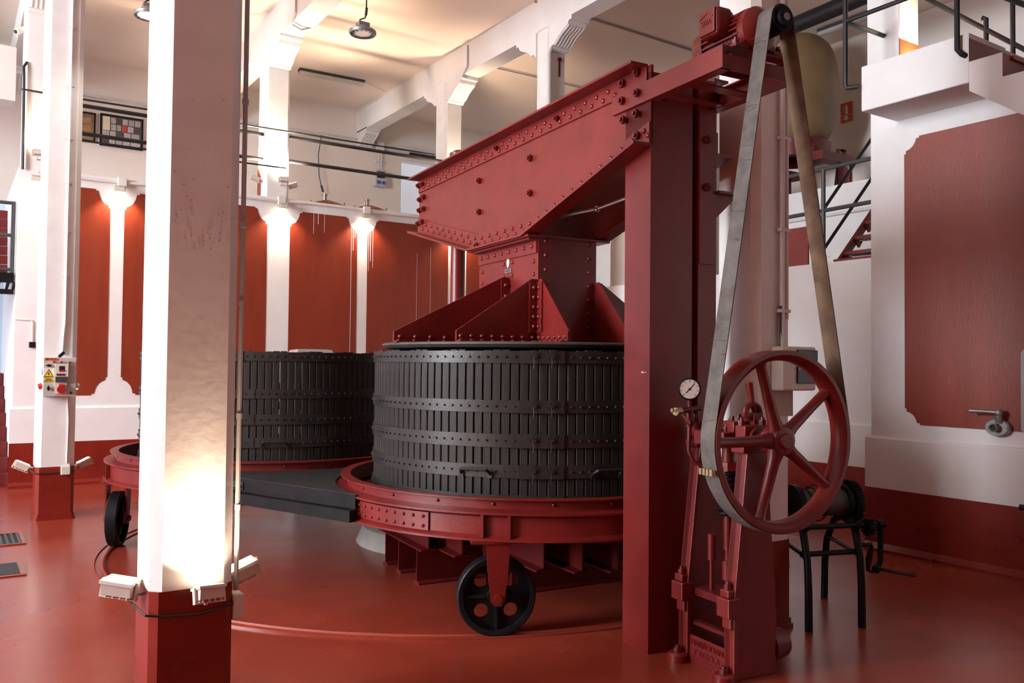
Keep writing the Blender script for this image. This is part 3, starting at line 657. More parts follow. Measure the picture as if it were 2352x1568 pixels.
# riveted splice plate on the front tray and one on the rear tray
def splice(tray, a0, a1, n):
    m = MB(); m.lathe([(1.431, .60), (1.444, .60), (1.444, .708), (1.431, .708)], 14, a0=a0, a1=a1); o = m.build('splice_plate', M_MACH, tray, 30)
    for k in range(n):
        a = a0+(a1-a0)*(k+.5)/n
        for z in (.625, .683): inst('rivet', ME_RIVET_S, tray, T(polar(1.444, a, z)) @ radial(a))
splice(trays[0], R(182), R(209), 9); splice(trays[1], R(60), R(84), 8); splice(trays[2], R(300), R(324), 8)
# dark cover plates between neighbouring trays
P1, P2 = (2.235, 5.17), (1.565, 6.97)
def cover(name, parent, Mz):
    m = MB(); C1, C2 = CEN[0], CEN[1]
    def arc(c, pa, pb, n=10):
        a0 = math.atan2(pa[1]-c[1], pa[0]-c[0]); a1 = math.atan2(pb[1]-c[1], pb[0]-c[0])
        while a1-a0 > PI: a1 -= 2*PI
        while a1-a0 < -PI: a1 += 2*PI
        return [(c[0]+(RO-.012)*math.cos(a0+(a1-a0)*k/n), c[1]+(RO-.012)*math.sin(a0+(a1-a0)*k/n)) for k in range(n+1)]
    mid = ((C1[0]+C2[0])/2, (C1[1]+C2[1])/2)
    poly = arc(C1, P1, mid)[:-1]+arc(C2, mid, P2)[1:]
    poly = [rel(q) for q in poly]
    m.prism(poly, 'z', .737, .749, Mz)
    o = m.build(name, M_PLATE, parent)
    d = Vector((P2[0]-P1[0], P2[1]-P1[1])); L = d.length; an = math.atan2(d.y, d.x)
    Mf = Mz @ T((P1[0]-OV[0], P1[1]-OV[1], 0)) @ rot(an, 'Z')
    f = MB(); f.box((.0, -.012, .655), (L, .012, .745), Mf); f.prism([(-.005, .65), (.06, .65), (.06, .575), (-.005, .575)], 'x', .0, L, Mf); f.build('fascia', M_BLACK, o)
    h = MB(); hx0 = L*.62
    h.tube([(hx0, .012, .70), (hx0, .05, .70), (hx0+.03, .06, .70), (hx0+.15, .06, .70), (hx0+.18, .05, .70), (hx0+.18, .012, .70)], .013, 8, Mf); h.box((hx0-.03, .012, .67), (hx0+.21, .02, .73), Mf); h.build('handle', M_PLATE, o, 40)
    return o
cover('cover_plate', turn, Matrix.Identity(4)); cover('cover_plate', turn, rot(R(-120), 'Z')); cover('cover_plate', turn, rot(R(120), 'Z'))
# wheels on forks
wr = .235
def spoked_wheel():
    m = MB(); n = 40
    m.lathe([(wr-.008, -.048), (wr, -.04), (wr, .04), (wr-.008, .048), (wr-.035, .045), (wr-.035, -.045)], n)
    # web with four round holes, built in 8 wedges
    hr, hc = .042, .125; web = []
    for sidez in (-.012, .012):
        pass
    outer = wr-.03; inner = .05
    for q in range(4):
        a = PI/4+q*PI/2; cx, cy = hc*math.cos(a), hc*math.sin(a)
        k = 24; hole = [(cx+hr*math.cos(2*PI*i/k), cy+hr*math.sin(2*PI*i/k)) for i in range(k)]
        # outline of the quarter sector, matched by angle around the hole centre
        sect = []
        for i in range(k):
            dx, dy = math.cos(2*PI*i/k), math.sin(2*PI*i/k); t = hr
            while t < .4:
                x, y = cx+dx*t, cy+dy*t; r_ = math.hypot(x, y); an = math.atan2(y, x)-(a-PI/4)
                an = (an+2*PI) % (2*PI)
                if r_ > outer or r_ < inner*.6 or not (0 <= an <= PI/2+1e-6): break
                t += .002
            sect.append((cx+dx*t, cy+dy*t))
        vs = [(x, y, -.011) for x, y in hole]+[(x, y, -.011) for x, y in sect]+[(x, y, .011) for x, y in hole]+[(x, y, .011) for x, y in sect]
        fs = []
        for i in range(k):
            j = (i+1) % k
            fs += [(i, j, k+j, k+i), (2*k+i, 3*k+i, 3*k+j, 2*k+j), (i, 2*k+i, 2*k+j, j)]
        m.add(vs, fs)
        for sg in (1, -1): m.prism([(0, sg*.011), (outer, sg*.011), (outer, sg*.03), (.04, sg*.04), (0, sg*.04)], 'y', -.008, .008, rot(a+PI/4, 'Z'))
    m.cyl((0, 0, -.055), (0, 0, .055), .055, n=18)
    return m.mesh('wheel', M_BLACK, 35)
ME_WHEEL = spoked_wheel()
fk = MB()
for sg in (-1, 1):
    pr = [(-.07, .56), (-.062, .40), (-.045, wr+.03), (-.04, wr-.02), (-.02, wr-.045), (.02, wr-.045), (.04, wr-.02), (.045, wr+.03), (.062, .40), (.07, .56)]
    fk.prism(pr, 'x', sg*.075, sg*.09)
fk.box((-.085, -.07, .53), (.085, .07, .565)); fk.box((-.10, -.16, .553), (.10, .16, .572))
for sg in (-1, 1): fk.cyl((sg*.09, 0, wr), (sg*.108, 0, wr), .024, n=12)
ME_FORK = fk.mesh('fork', M_MACH, 35)
for i, c in enumerate(CEN):
    rc = Vector(rel(c)); base = math.atan2(rc.y, rc.x)
    for sgn in (-1, 1):
        a = base+sgn*R(15.8)
        f = inst('fork', ME_FORK, turn, T((TRK*math.cos(a)*.985, TRK*math.sin(a)*.985, 0)) @ rot(a, 'Z'))
        inst('wheel', ME_WHEEL, f, T((0, 0, wr)) @ rot(R(90), 'Y') @ rot(R(20*i), 'Z'))

# ------------------------------------------------------------------ slatted baskets
NST = 128; RB = 1.19; BZ0, BZ1 = .705, 1.695
HOOPS = [(1.612, 1.687), (1.306, 1.382), (1.092, 1.175), (.905, .985), (.715, .80)]
pitch = 2*PI/NST
ST_MES = []
for k in range(4):
    wst = RB*pitch-.0055-.0008*k; b = MB()
    zt = BZ1-.004*k
    b.prism([(-.026, -wst/2), (-.004, -wst/2), (0, -wst/2+.004), (0, wst/2-.004), (-.004, wst/2), (-.026, wst/2)], 'z', BZ0, zt)
    ST_MES.append(b.mesh('stave', M_STAVE))
HOOP_ME = []
for z0, z1 in HOOPS:
    b = MB(); b.lathe([(RB+.001, z0), (RB+.010, z0), (RB+.010, z1), (RB+.001, z1)], 128); HOOP_ME.append(b.mesh('hoop', M_HOOP, 30))
STUD_ME = []
for z0, z1 in HOOPS:
    b = MB(); zc = (z0+z1)/2
    for k in range(NST):
        a = pitch*k; M = rot(a, 'Z'); s_ = .0075
        b.add([(RB+.009, -s_, zc-s_), (RB+.009, s_, zc-s_), (RB+.009, s_, zc+s_), (RB+.009, -s_, zc+s_), (RB+.019, -s_*.5, zc-s_*.5), (RB+.019, s_*.5, zc-s_*.5), (RB+.019, s_*.5, zc+s_*.5), (RB+.019, -s_*.5, zc+s_*.5)],
              [(4, 5, 6, 7), (0, 1, 5, 4), (1, 2, 6, 5), (2, 3, 7, 6), (3, 0, 4, 7)], M)
    STUD_ME.append(b.mesh('hoop_studs', M_HOOP))
def latch_mesh(z0, z1):
    b = MB(); da = .115
    b.lathe([(RB+.010, z0-.002), (RB+.021, z0-.002), (RB+.021, z1+.002), (RB+.010, z1+.002)], 8, a0=-da, a1=da)
    return b.mesh('latch_plate', M_HOOP, 30)
LATCH_ME = [latch_mesh(*h) for h in HOOPS]
def pin_mesh(zc):
    b = MB(); x = RB+.021
    b.cyl((x-.004, -.016, zc), (x+.012, -.016, zc), .01, n=8); b.box((x, -.022, zc-.008), (x+.014, .022, zc+.008))
    b.tube([(x+.012, .006+.014*math.cos(t), zc+.024+.014*math.sin(t)) for t in [2*PI*k/10 for k in range(10)]], .0028, 5, closed=True)
    b.tube([(x+.012, .0, zc), (x+.014, .006, zc-.03), (x+.01, .002, zc-.075)], .0025, 5)
    return b.mesh('latch_pin', M_HOOP, 40)
PIN_ME = [pin_mesh((a+b_)/2+.004) for a, b_ in HOOPS]
def strap_mesh(z0, z1):
    b = MB(); b.lathe([(RB+.009, z0-.001), (RB+.014, z0-.001), (RB+.014, z1+.001), (RB+.009, z1+.001)], 4, a0=0, a1=.085); return b.mesh('joint_strap', M_HOOP, 30)
STRAP_ME = [strap_mesh(*h) for h in HOOPS]
hd = MB(); zc = .958; rr = RB+.012; hw = .095
hd.tube([(rr, -hw, zc-.035), (rr+.018, -hw, zc-.02), (rr+.045, -hw+.012, zc), (rr+.048, 0, zc), (rr+.045, hw-.012, zc), (rr+.018, hw, zc-.02), (rr, hw, zc-.035)], .0095, 8)
for sg in (-1, 1): hd.box((rr-.003, sg*hw-.014, zc-.055), (rr+.007, sg*hw+.014, zc-.015))
ME_HANDLE = hd.mesh('handle', M_HOOP, 40)
def basket(label, c, rz, joints, handles, side=-1):
    t = thing('slatted_basket', label, 'basket', (c[0], c[1], 0), rz, None)
    for k in range(NST):
        inst('stave', ST_MES[(k*7+k//5) % 4], t, rot(pitch*(k+.5), 'Z') @ T((RB, 0, 0)))
    for i in range(5):
        h = inst('hoop', HOOP_ME[i], t, Matrix.Identity(4))
        stuff(inst('hoop_studs', STUD_ME[i], h, rot(pitch*.5, 'Z')))
        for ja in joints:
            inst('latch_plate', LATCH_ME[i], h, rot(ja, 'Z'))
            if i in (1, 2, 3): inst('joint_strap', STRAP_ME[i], h, rot(ja-.2 if side < 0 else ja+.115, 'Z'))
            for dd in (-.045, .045): inst('latch_pin', PIN_ME[i], h, rot(ja+dd, 'Z'))
    for ha in handles: inst('handle', ME_HANDLE, t, rot(ha, 'Z'))
    return t
A_J = R(-122.8)     # joint facing the viewer
basket('dark slatted round basket under the red press plate', CEN[0], 0, [A_J, A_J+PI], [A_J-.342, A_J+.349, A_J+2.1, A_J-2.1])
A_J2 = R(-127.6)
basket('dark slatted round basket on the rear tray, partly hidden by the near column', CEN[1], 0, [A_J2, A_J2+PI], [A_J2+.333, A_J2-.5, R(345)], 1)

# ================================================================== lamps
WARM = (1.0, .76, .54)
FL_HOUSE = MB()
FL_HOUSE.prism([(-.035, -.05), (.035, -.05), (.05, 0), (-.05, 0)], 'x', -.062, .062); FL_HOUSE.box((-.068, -.056, 0), (.068, .056, .014))
for k in range(4): FL_HOUSE.box((-.05+.03*k, -.03, -.062), (-.044+.03*k, .03, -.049))
ME_FLH = FL_HOUSE.mesh('housing', M_LAMPBODY)
ME_FLG = MB().box((-.058, -.046, .0135), (.058, .046, .0165)).mesh('glass', M_GLOW)
ME_FLB = MB().box((-.078, -.012, -.06), (-.070, .012, .01)).box((.070, -.012, -.06), (.078, .012, .01)).box((-.078, -.012, -.067), (.078, .012, -.06)).mesh('bracket', M_LAMPBODY)
def flood(label, loc, d, power, spin=0., cone=125, group=None, arm=None, scale=1.):
    t = thing('floodlight', label, 'floodlight', (0, 0, 0), 0, group)
    t.matrix_world = T(loc) @ aim(d) @ rot(spin, 'Z') @ Matrix.Scale(scale, 4)
    inst('housing', ME_FLH, t, Matrix.Identity(4)); inst('glass', ME_FLG, t, Matrix.Identity(4)); inst('bracket', ME_FLB, t, Matrix.Identity(4))
    if arm:
        Mi = t.matrix_world.inverted()
        b = MB(); b.tube([Mi @ Vector(p) for p in arm], .008, 6); b.build('arm', M_LAMPBODY, t, 40)
    l = bpy.data.lights.new('floodlight_beam', 'SPOT'); l.energy = power; l.color = WARM; l.spot_size = R(cone); l.spot_blend = .6; l.shadow_soft_size = .04
    o = bpy.data.objects.new('floodlight_beam', l); COL.objects.link(o); o.parent = t; o.matrix_local = T((0, 0, .022)) @ rot(PI, 'X')
    return t
# near column
flood('floodlight on the left face of the near column, glowing upwards', (.632, 3.92, .665), (.12, -.08, 1), 85, R(90), arm=[(.66, 3.94, .61), (.725, 3.94, .60)])
flood('floodlight on the right face of the near column, beside its conduit', (1.155, 3.98, .655), (-.38, 0, 1), 80, R(90), arm=[(1.12, 3.98, .61), (1.05, 3.98, .60)])
flood('floodlight seen from behind on the front face of the near column', (.93, 3.665, .655), (0, .32, 1), 95, R(10), scale=.85, arm=[(.925, 3.68, .59), (.925, 3.76, .58)])
# left column
flood('floodlight on the left side of the column with the electrical box', (.655, 9.86, .555), (.5, 0, 1), 45, R(90), arm=[(.69, 9.86, .52), (.765, 9.86, .51)])
flood('floodlight on the right side of the column with the electrical box', (1.205, 9.86, .555), (-.5, 0, 1), 45, R(90), arm=[(1.17, 9.86, .52), (1.095, 9.86, .51)])
# right column and beyond, out of the picture's reach but part of the same set
# tank wall, pointing down on the pilasters
for lb, x, z, pw in [('floodlight above the narrow far left pilaster of the red wall', 1.84, 3.86, 85), ('floodlight above the wide pilaster of the red wall, beside its box', 4.04, 3.88, 85), ('floodlight above the narrow pilaster right of the wide one', 5.35, 3.87, 85), ('floodlight above the white pilaster behind the pivot column', 7.07, 3.87, 85), ('floodlight under the corner column by the left stair, pointing down', .885, 3.87, 22)]:
    flood(lb, (x, TB-.13, z), (0, .38, -1), pw, 0, 120, arm=[(x, TB-.10, z+.06), (x, TB+.01, z+.07)], scale=.9)
# upper columns, pointing up
flood('floodlight at the left foot of the upper column over the red wall', (3.70, 12.40, 4.31), (.35, 0, 1), 380, R(90), arm=[(3.74, 12.40, 4.25), (3.81, 12.40, 4.23)], scale=.9)
flood('floodlight at the front foot of the upper column over the red wall', (4.03, 12.17, 4.29), (0, .4, 1), 380, 0, arm=[(4.03, 12.20, 4.23), (4.03, 12.31, 4.22)], scale=.9)
flood('floodlight at the right foot of the upper column over the red wall', (4.27, 12.45, 4.29), (-.4, 0, 1), 320, R(90), arm=[(4.23, 12.45, 4.24), (4.16, 12.45, 4.23)], scale=.9)
flood('floodlight on the corner column by the left stair, pointing up', (.885, 12.16, 4.22), (0, .4, 1), 45, 0, arm=[(.885, 12.2, 4.16), (.885, 12.31, 4.15)], scale=.9)
flood('unseen floodlight added at the foot of the upper column behind the girder', (6.97, 12.17, 4.29), (0, .4, 1), 300, 0, arm=[(6.97, 12.20, 4.23), (6.97, 12.31, 4.22)], scale=.9)  # extra lamp out of view, added to brighten the ceiling
flood('floodlight behind the right platform, lighting its column orange', (7.08, 4.12, 4.235), (0, .42, 1), 100, 0, arm=[(7.08, 4.16, 4.2), (7.08, 4.31, 4.2)], scale=.9)
# cables to the lamps
b = MB(); b.tube([(.66, 3.94, .59), (.70, 3.74, .56), (.78, 3.735, .545), (.92, 3.735, .535), (1.05, 3.735, .56), (1.07, 3.85, .56)], .005, 6)
b.build('lamp_cable', M_WIRE, near_col, 40, near_col.matrix_world.inverted() if False else T((-.888, -3.92, 0)))
b = MB(); b.tube([(.70, 9.86, .50), (.75, 9.68, .47), (.9, 9.68, .47), (1.10, 9.68, .475), (1.16, 9.86, .50)], .006, 6); b.build('lamp_cable', M_WIRE, left_col, 40, T((-.9305, -9.86, 0)))
# conduits and boxes on the columns
def on(col, m, name, material, smooth=40, bevel=0):
    l = col.location; return m.build(name, material, col, smooth, T((-l[0], -l[1], -l[2])), bevel)
b = MB(); b.tube([(1.082, 3.80, 6.2), (1.082, 3.80, 2.0), (1.080, 3.80, .60)], .011, 8)
for z in (2.75, 2.2, 1.85, 1.35, .95): b.cyl((1.082, 3.80, z), (1.082, 3.80, z+.025), .0145, n=10)
on(near_col, b, 'conduit', M_GREYPIPE)
b = MB(); b.bbox((1.085, 3.82, .53), (.05, .09, .11)); on(near_col, b, 'junction_box', M_IVORY, None, .006)
b = MB(); b.tube([(.985, 9.675, 6.2), (.985, 9.675, 2.0), (.975, 9.675, 1.86), (.965, 9.675, 1.66)], .014, 8)
for z in (5.6, 5.0, 4.4, 3.85, 3.4, 2.9, 2.45): b.cyl((.985, 9.675, z), (.985, 9.675, z+.02), .019, n=8); b.bbox((.985, 9.683, z+.01), (.07, .012, .012))
on(left_col, b, 'conduit', M_CONDUIT)
b = MB(); b.tube([(1.02, 9.682, 1.24), (1.035, 9.682, 1.0), (1.03, 9.682, .56)], .007, 6); on(left_col, b, 'cable', M_CONDUIT)
b = MB(); b.bbox((1.02, 9.67, .49), (.085, .045, .085)); on(left_col, b, 'junction_box', M_IVORY, None, .006)
for x, y, z0, z1, r_ in [(4.27, 3.425, 1.72, 4.2, .016), (4.315, 3.43, 1.9, 6.2, .013)]:
    b = MB()
    if r_ > .014: b.tube([(4.20, 3.428, 4.3), (4.235, 3.425, 4.28), (4.27, 3.425, 4.15), (4.27, 3.425, z0)], r_, 8)
    else: b.cyl((x, y, z0), (x, y, z1), r_, n=8)
    for z in (3.6, 3.02, 2.45, 1.95):
        if z > z0: b.bbox((x, y+.004, z), (.05, .034, .02))
    on(right_col, b, 'conduit', M_CONDUIT)
b = MB(); b.tube([(4.262, 3.428, 1.98), (4.268, 3.428, 1.72)], .014, 6); on(right_col, b, 'exposed_cable', M_WIRE)
dbx = thing('distribution_box', 'ivory breaker box with a smoked window behind the flywheel', 'electrical box', (4.345, 3.40, 1.46))
b = MB(); b.box((-.155, -.045, 0), (.16, .049, .27)); b.build('case', M_IVORY, dbx, bevel=.012)
b = MB(); b.box((-.03, -.055, .045), (.165, -.04, .25)); b.build('smoked_window', M_DARKGLASS, dbx, bevel=.004)
for k in range(6):
    b = MB(); b.box((-.02+.028*k, -.0565, .13), (.0+.028*k, -.054, .19)); b.build('breaker', M_IVORY if k in (0,) else M_BLACK, dbx)
b = MB(); b.box((4.19, 3.447, 1.30), (4.40, 3.4505, 1.47)); on(right_col, b, 'bare_patch', M_BEIGE)
# chipped band on the near column
rng = random.Random(3); ch = MB()
for k in range(60):
    u = rng.random(); zc = 2.17+.06*math.sin(u*9)+rng.gauss(0, .05); x = .775+u*.25
    if k % 5 == 0: zc = rng.uniform(2.05, 2.8)
    r_ = rng.uniform(.0015, .005); n = 6
    ch.prism([(x+r_*rng.uniform(.6, 1.7)*math.cos(2*PI*i/n), zc+r_*rng.uniform(.5, 1)*math.sin(2*PI*i/n)) for i in range(n)], 'y', 3.7485, 3.752)
stuff(on(near_col, ch, 'chips', M_BEIGE, None))

# ------------------------------------------------------------------ electrical box on the left column
eb = thing('electrical_box', 'grey socket box with red socket and warning label on the left column', 'electrical box', (.935, 9.60, 1.245))
b = MB(); b.box((-.148, -.075, 0), (.148, .088, .385)); b.build('case', M_GREYBOX, eb, bevel=.006)
def plate(nm, x0, x1, z0, z1, m, y=-.0765, th=.003, parent=None):
    q = MB(); q.box((x0, y-th, z0), (x1, y, z1)); return q.build(nm, m, parent or eb)
plate('orange_label', -.14, -.025, .355, .38, M_ORANGE); text('label_letters', '380 VOLTS', .02, M_INK_SHADE, eb, T((-.083, -.0805, .367)) @ rot(R(90), 'X'), .0005)
w_ = plate('warning_sticker', -.14, -.05, .19, .28, M_SIGNWHITE)
q = MB(); q.prism([(-.143, .192), (-.055, .192), (-.099, .268)], 'y', -.0815, -.0795); q.build('triangle_border', M_INK_SHADE, w_)
q = MB(); q.prism([(-.133, .198), (-.065, .198), (-.099, .257)], 'y', -.083, -.0815); q.build('yellow_triangle', M_YELLOW, w_)
q = MB(); q.prism([(-.106, .240), (-.100, .240), (-.103, .226), (-.094, .228), (-.100, .203), (-.101, .220), (-.109, .219)], 'y', -.0845, -.083); q.build('bolt_symbol', M_INK_SHADE, w_)
y_ = plate('yellow_label', -.142, -.05, .145, .18, M_YELLOW); text('label_letters', 'RIESGO', .017, M_INK_SHADE, y_, T((-.096, -.0805, .170)) @ rot(R(90), 'X'), .0005); text('label_letters', 'ELECTRICO', .017, M_INK_SHADE, y_, T((-.096, -.0805, .154)) @ rot(R(90), 'X'), .0005)
br = plate('breaker_cover', -.045, .07, .14, .325, M_IVORY, -.0765, .03)
plate('breaker_window', -.012, .038, .245, .30, M_DARKGLASS, -.1065, .002, br); plate('breaker_switch', -.008, .034, .248, .262, M_REDPLAST, -.1085, .006, br)
plate('breaker_base', -.043, .066, .142, .195, M_GREYRAIL, -.1065, .002, br)
for k in range(3):
    q = MB(); q.cyl((-.022+.026*k, -.105, .215), (-.022+.026*k, -.112, .215), .012, n=12); q.build('fuse', M_MACH2, br, 40)
for x in (-.06, .005, .078):
    q = MB(); q.cyl((x, -.075, .34), (x, -.105, .34), .011, n=12); q.sphere((x, -.105, .34), .011); q.build('indicator', M_REDPLAST, eb, 40)
for x, z, a in [(-.10, .305, 0), (-.10, .08, 1)]:
    q = MB(); q.cyl((x, -.075, z), (x, -.09, z), .013, n=12); q.bbox((x, -.094, z), (.05 if a == 0 else .014, .012, .014 if a == 0 else .05)); q.build('latch', M_BLACK, eb, 40)
so = plate('socket_plate', -.045, .063, .025, .14, M_IVORY, -.0765, .012)
q = MB(); q.cyl((.01, -.088, .07), (.01, -.125, .065), .038, n=18); q.box((-.01, -.118, .095), (.03, -.088, .12)); q.build('socket_cap', M_REDPLAST, so, 40)
q = MB(); q.cyl((-.148, 0, .10), (-.18, 0, .09), .035, .028, n=16); q.build('side_socket', M_REDPLAST, eb, 40)
q = MB(); q.cyl((.148, -.02, .10), (.178, -.02, .09), .036, .03, n=16); q.build('side_socket', M_IVORY, eb, 40)
plate('blue_mark', -.1, .1, 0, 0.001, M_BLUE) if False else None
q = MB(); q.box((-.152, -.03, .21), (-.148, .01, .265)); q.build('blue_sticker', M_BLUE, eb)
q = MB(); q.box((.09, -.078, .02), (.112, -.0765, .045)); q.build('maker_sticker', M_GREYRAIL, eb)
q = MB(); q.tube([(.0, -.02, .385), (.0, -.02, .40), (.02, -.02, .42), (.035, -.01, .435)], .016, 8); q.build('cable_gland', M_BLACK, eb, 40)

# ------------------------------------------------------------------ high-bay lamps, tube lights
def highbay(label, loc, lit):
    t = thing('high_bay_lamp', label, 'lamp', loc, 0, None)
    b = MB(); b.lathe([(.105, .012), (.135, 0), (.145, .012), (.145, .035), (.13, .045), (.09, .05), (.085, .012)], 32); b.build('rim', M_GREYMET, t, 40)
    b = MB(); b.lathe([(0, .012), (.108, .012), (.108, .03), (0, .03)], 28, closed=False); b.build('lens', M_GLOW if lit else M_GLOWDIM, t)
    for k in range(24):
        b = MB(); b.box((.085, -.003, .002), (.135, .003, .02)); b.build('rim_fin', M_GREYMET, t, None, rot(2*PI*k/24, 'Z')) if k % 2 == 0 else None
    b = MB(); b.cyl((0, 0, .045), (0, 0, .085), .085, .07, n=20); b.box((-.06, -.05, .085), (.06, .05, .125)); b.build('driver', M_GREYMET, t, 40)
    b = MB(); b.tube([(-.03, 0, .125), (-.035, 0, .15), (-.01, .01, .17), (.03, .01, .19), (.04, .0, .24), (.042, 0, CEIL-loc[2]-.01)], .008, 6); b.cyl((.036, .002, .22), (.043, 0, .30), .014, n=10); b.build('cable', M_WIRE, t, 40)
    if lit:
        l = bpy.data.lights.new('high_bay_beam', 'SPOT'); l.energy = 60; l.color = (1, .93, .82); l.spot_size = R(140); l.spot_blend = .5; l.shadow_soft_size = .12
        o = bpy.data.objects.new('high_bay_beam', l); COL.objects.link(o); o.parent = t; o.location = (0, 0, .004)
    return t
highbay('grey round high-bay lamp hanging unlit above the girder', (3.62, 8.40, 5.12), False)
highbay('glowing round high-bay lamp at the top edge behind the near column', (1.60, 9.05, 5.05), True)
def tubelight(label, p0, p1):
    d = Vector(p1)-Vector(p0); L = d.length; t = thing('tube_light', label, 'lamp', p0, math.atan2(d.y, d.x))
    b = MB(); b.box((0, -.06, .02), (L, .06, .069)); b.build('tray', M_GREYRAIL, t)
    b = MB(); b.prism([(-.055, .021), (-.045, -.02), (-.02, -.035), (.02, -.035), (.045, -.02), (.055, .021)], 'x', .01, L-.01); b.build('cover', M_TUBE, t, 30)
    return t
tubelight('unlit tube light on the ceiling left of the second beam', (5.0, 14.35, CEIL-.07), (6.2, 14.3, CEIL-.07))
tubelight('unlit tube light under the ceiling above the tan vessel', (10.95, 8.1, CEIL-.07), (10.97, 6.9, CEIL-.07))
# ceiling cables
b = MB()
b.tube([(6.78, 9.72, CEIL-.02), (7.7, 9.72, CEIL-.02), (10.05, 9.78, CEIL-.02), (11.5, 9.8, CEIL-.02)], .015, 6); tag(b.build('ceiling_cable', M_GREYPIPE, None, 40), 'grey cable run clipped along the ceiling above the girder', 'cable')
b = MB(); b.tube([(6.80, 11.6, CEIL-.05), (6.80, 11.6, 6.36), (6.80, 11.75, 6.24), (7.14, 11.9, 6.26), (7.2, 12.28, CEIL-.03), (8.6, 12.25, CEIL-.03), (11, 12.25, CEIL-.03)], .012, 6); tag(b.build('ceiling_cable', M_GREYPIPE, None, 40), 'thin cable wrapped under the beam above the pivot cap', 'cable')
b = MB(); b.tube([(3.81, 11.1, CEIL-.02), (3.81, 11.1, 6.34), (3.83, 11.3, 6.24), (4.0, 11.4, 6.24), (4.17, 11.35, 6.3)], .012, 6); tag(b.build('ceiling_cable', M_GREYPIPE, None, 40), 'thin cable looped under the beam left of the hanging lamp', 'cable')
b = MB(); b.tube([(6.78, 15.9, CEIL-.06), (6.78, 14.6, CEIL-.02), (6.2, 14.3, CEIL-.02)], .007, 5); tag(b.build('ceiling_cable', M_CONDUIT, None, 40), 'white wire from the tube light along the second beam', 'cable')
b = MB(); b.tube([(9.62, 7.6, 6.32), (9.57, 6.35, 6.32), (9.5, 3.0, 6.32)], .11, 16); b.build
tag(b.build('black_duct', M_RAIL, None, 40), 'thick black pipe under the ceiling at upper right', 'pipe')

# ------------------------------------------------------------------ rails along the tank top
def rail(label, pts, r_, m=M_RAIL, posts=(), group=None):
    t = thing('guard_rail', label, 'railing', pts[0][0], 0, group)
    o0 = Vector(pts[0][0])
    for seg in pts:
        b = MB(); b.tube([Vector(p)-o0 for p in seg], r_, 8); b.build('bar', m, t, 40)
    for seg in posts:
        b = MB(); b.tube([Vector(p)-o0 for p in seg], r_*1.05, 8); b.build('post', m, t, 40)
    return t
rail('black double guard rail between the corner column and the wide upper column', [[(1.05, 12.38, 4.955), (3.79, 12.38, 4.955)], [(1.05, 12.38, 4.585), (3.79, 12.38, 4.585)]], .028)
rail('black double guard rail right of the wide upper column', [[(4.18, 12.40, 4.985), (6.79, 12.40, 4.985)], [(4.18, 12.40, 4.62), (6.79, 12.40, 4.62)]], .028)
rail('thin black bar running in front of the upper column', [[(1.04, 12.12, 4.965), (6.5, 12.12, 5.0)]], .013, posts=[[(1.04, 12.12, 4.965), (1.04, 12.32, 4.965)], [(6.5, 12.12, 5.0), (6.5, 12.12, 5.0)]][:1])
rail('thin black bar low in front of the left upper wall', [[(1.04, 12.12, 4.43), (4.05, 12.12, 4.44)]], .013, posts=[[(1.04, 12.12, 4.43), (1.04, 12.32, 4.43)], [(4.05, 12.12, 4.44), (4.05, 12.31, 4.44)]])
b = MB(); b.cyl((8.0, 16.0, 6.02), (9.3, 16.0, 6.02), .035, n=10); tag(b.build('curtain_bar', M_RAIL, None, 40), 'short black bar above the lit doorway', 'bar')
# things on the upper back wall
b = MB()
for k, (y, z) in enumerate([(16.0, 6.14), (16.005, 6.10), (16.01, 6.06), (15.985, 6.12)]):
    b.tube([(x, y, z+.02*math.sin(x*2.1+k)) for x in [1.0+.4*i for i in range(20)]], .014, 5)
stuff(b.build('cable_bundle', M_CONDUIT, upper, 40))
def picture(label, x0, x1, z0, z1, kind):
    t = thing('framed_picture', label, 'picture', ((x0+x1)/2, 16.02, z0)); W = (x1-x0)/2; H = z1-z0
    b = MB(); e = .025
    for q0, q1 in [((-W, 0), (W, e)), ((-W, H-e), (W, H)), ((-W, 0), (-W+e, H)), ((W-e, 0), (W, H))]: b.box((q0[0], -.02, q0[1]), (q1[0], .02, q1[1]))
    b.build('frame', M_BLACK, t)
    b = MB(); b.box((-W+.02, -.005, .02), (W-.02, .01, H-.02)); b.build('sheet', M_PAPERDK if kind == 0 else M_PAPERBR, t)
    rg = random.Random(5)
    if kind == 0:
        q = MB(); q.box((-W+.04, -.008, H*.5), (-W+.155, -.005, H-.04)); q.build('print', M_SIGNWHITE, t)
        for r_ in range(4):
            n = 5; xx = -W+(.17 if r_ < 2 else .035)
            for k in range(n):
                ww = (W-.03-xx)/(n-k)*rg.uniform(.8, 1); q = MB(); z = H-.04-(r_+1)*(H-.08)/4
                q.box((xx, -.008, z+.01), (xx+ww-.015, -.005, z+(H-.08)/4-.008)); q.build('print', [M_PAPERLT, M_PAPERDK, M_PAPERLT, M_HATCH, M_SIGNRED][(k+r_*2) % 5 if not (r_ != 1 and (k+r_*2) % 5 == 4) else 0], t); xx += ww
    else:
        for k in range(3):
            q = MB(); q.box((-W+.06, -.008, .05+k*(H-.1)/3), (W-.07, -.005, .03+(k+.85)*(H-.1)/3)); q.build('print', M_WOOD, t)
    return t
picture('large framed photo collage on the upper left wall', 2.09, 2.78, 5.31, 5.86, 0)
picture('framed sepia print cut off by the left column', 1.45, 2.02, 5.34, 5.84, 1)
dj = MB(); dj.box((2.92, 15.98, 4.03), (3.02, 16.06, 6.0)); struct(dj.build('door_1', M_WOOD))
sb = thing('socket_box', 'small grey box with two blue sockets on the upper wall', 'electrical box', (7.31, 15.98, 5.23))
b = MB(); b.box((-.12, -.07, 0), (.12, .07, .34)); b.build('case', M_GREYBOX, sb, bevel=.01)
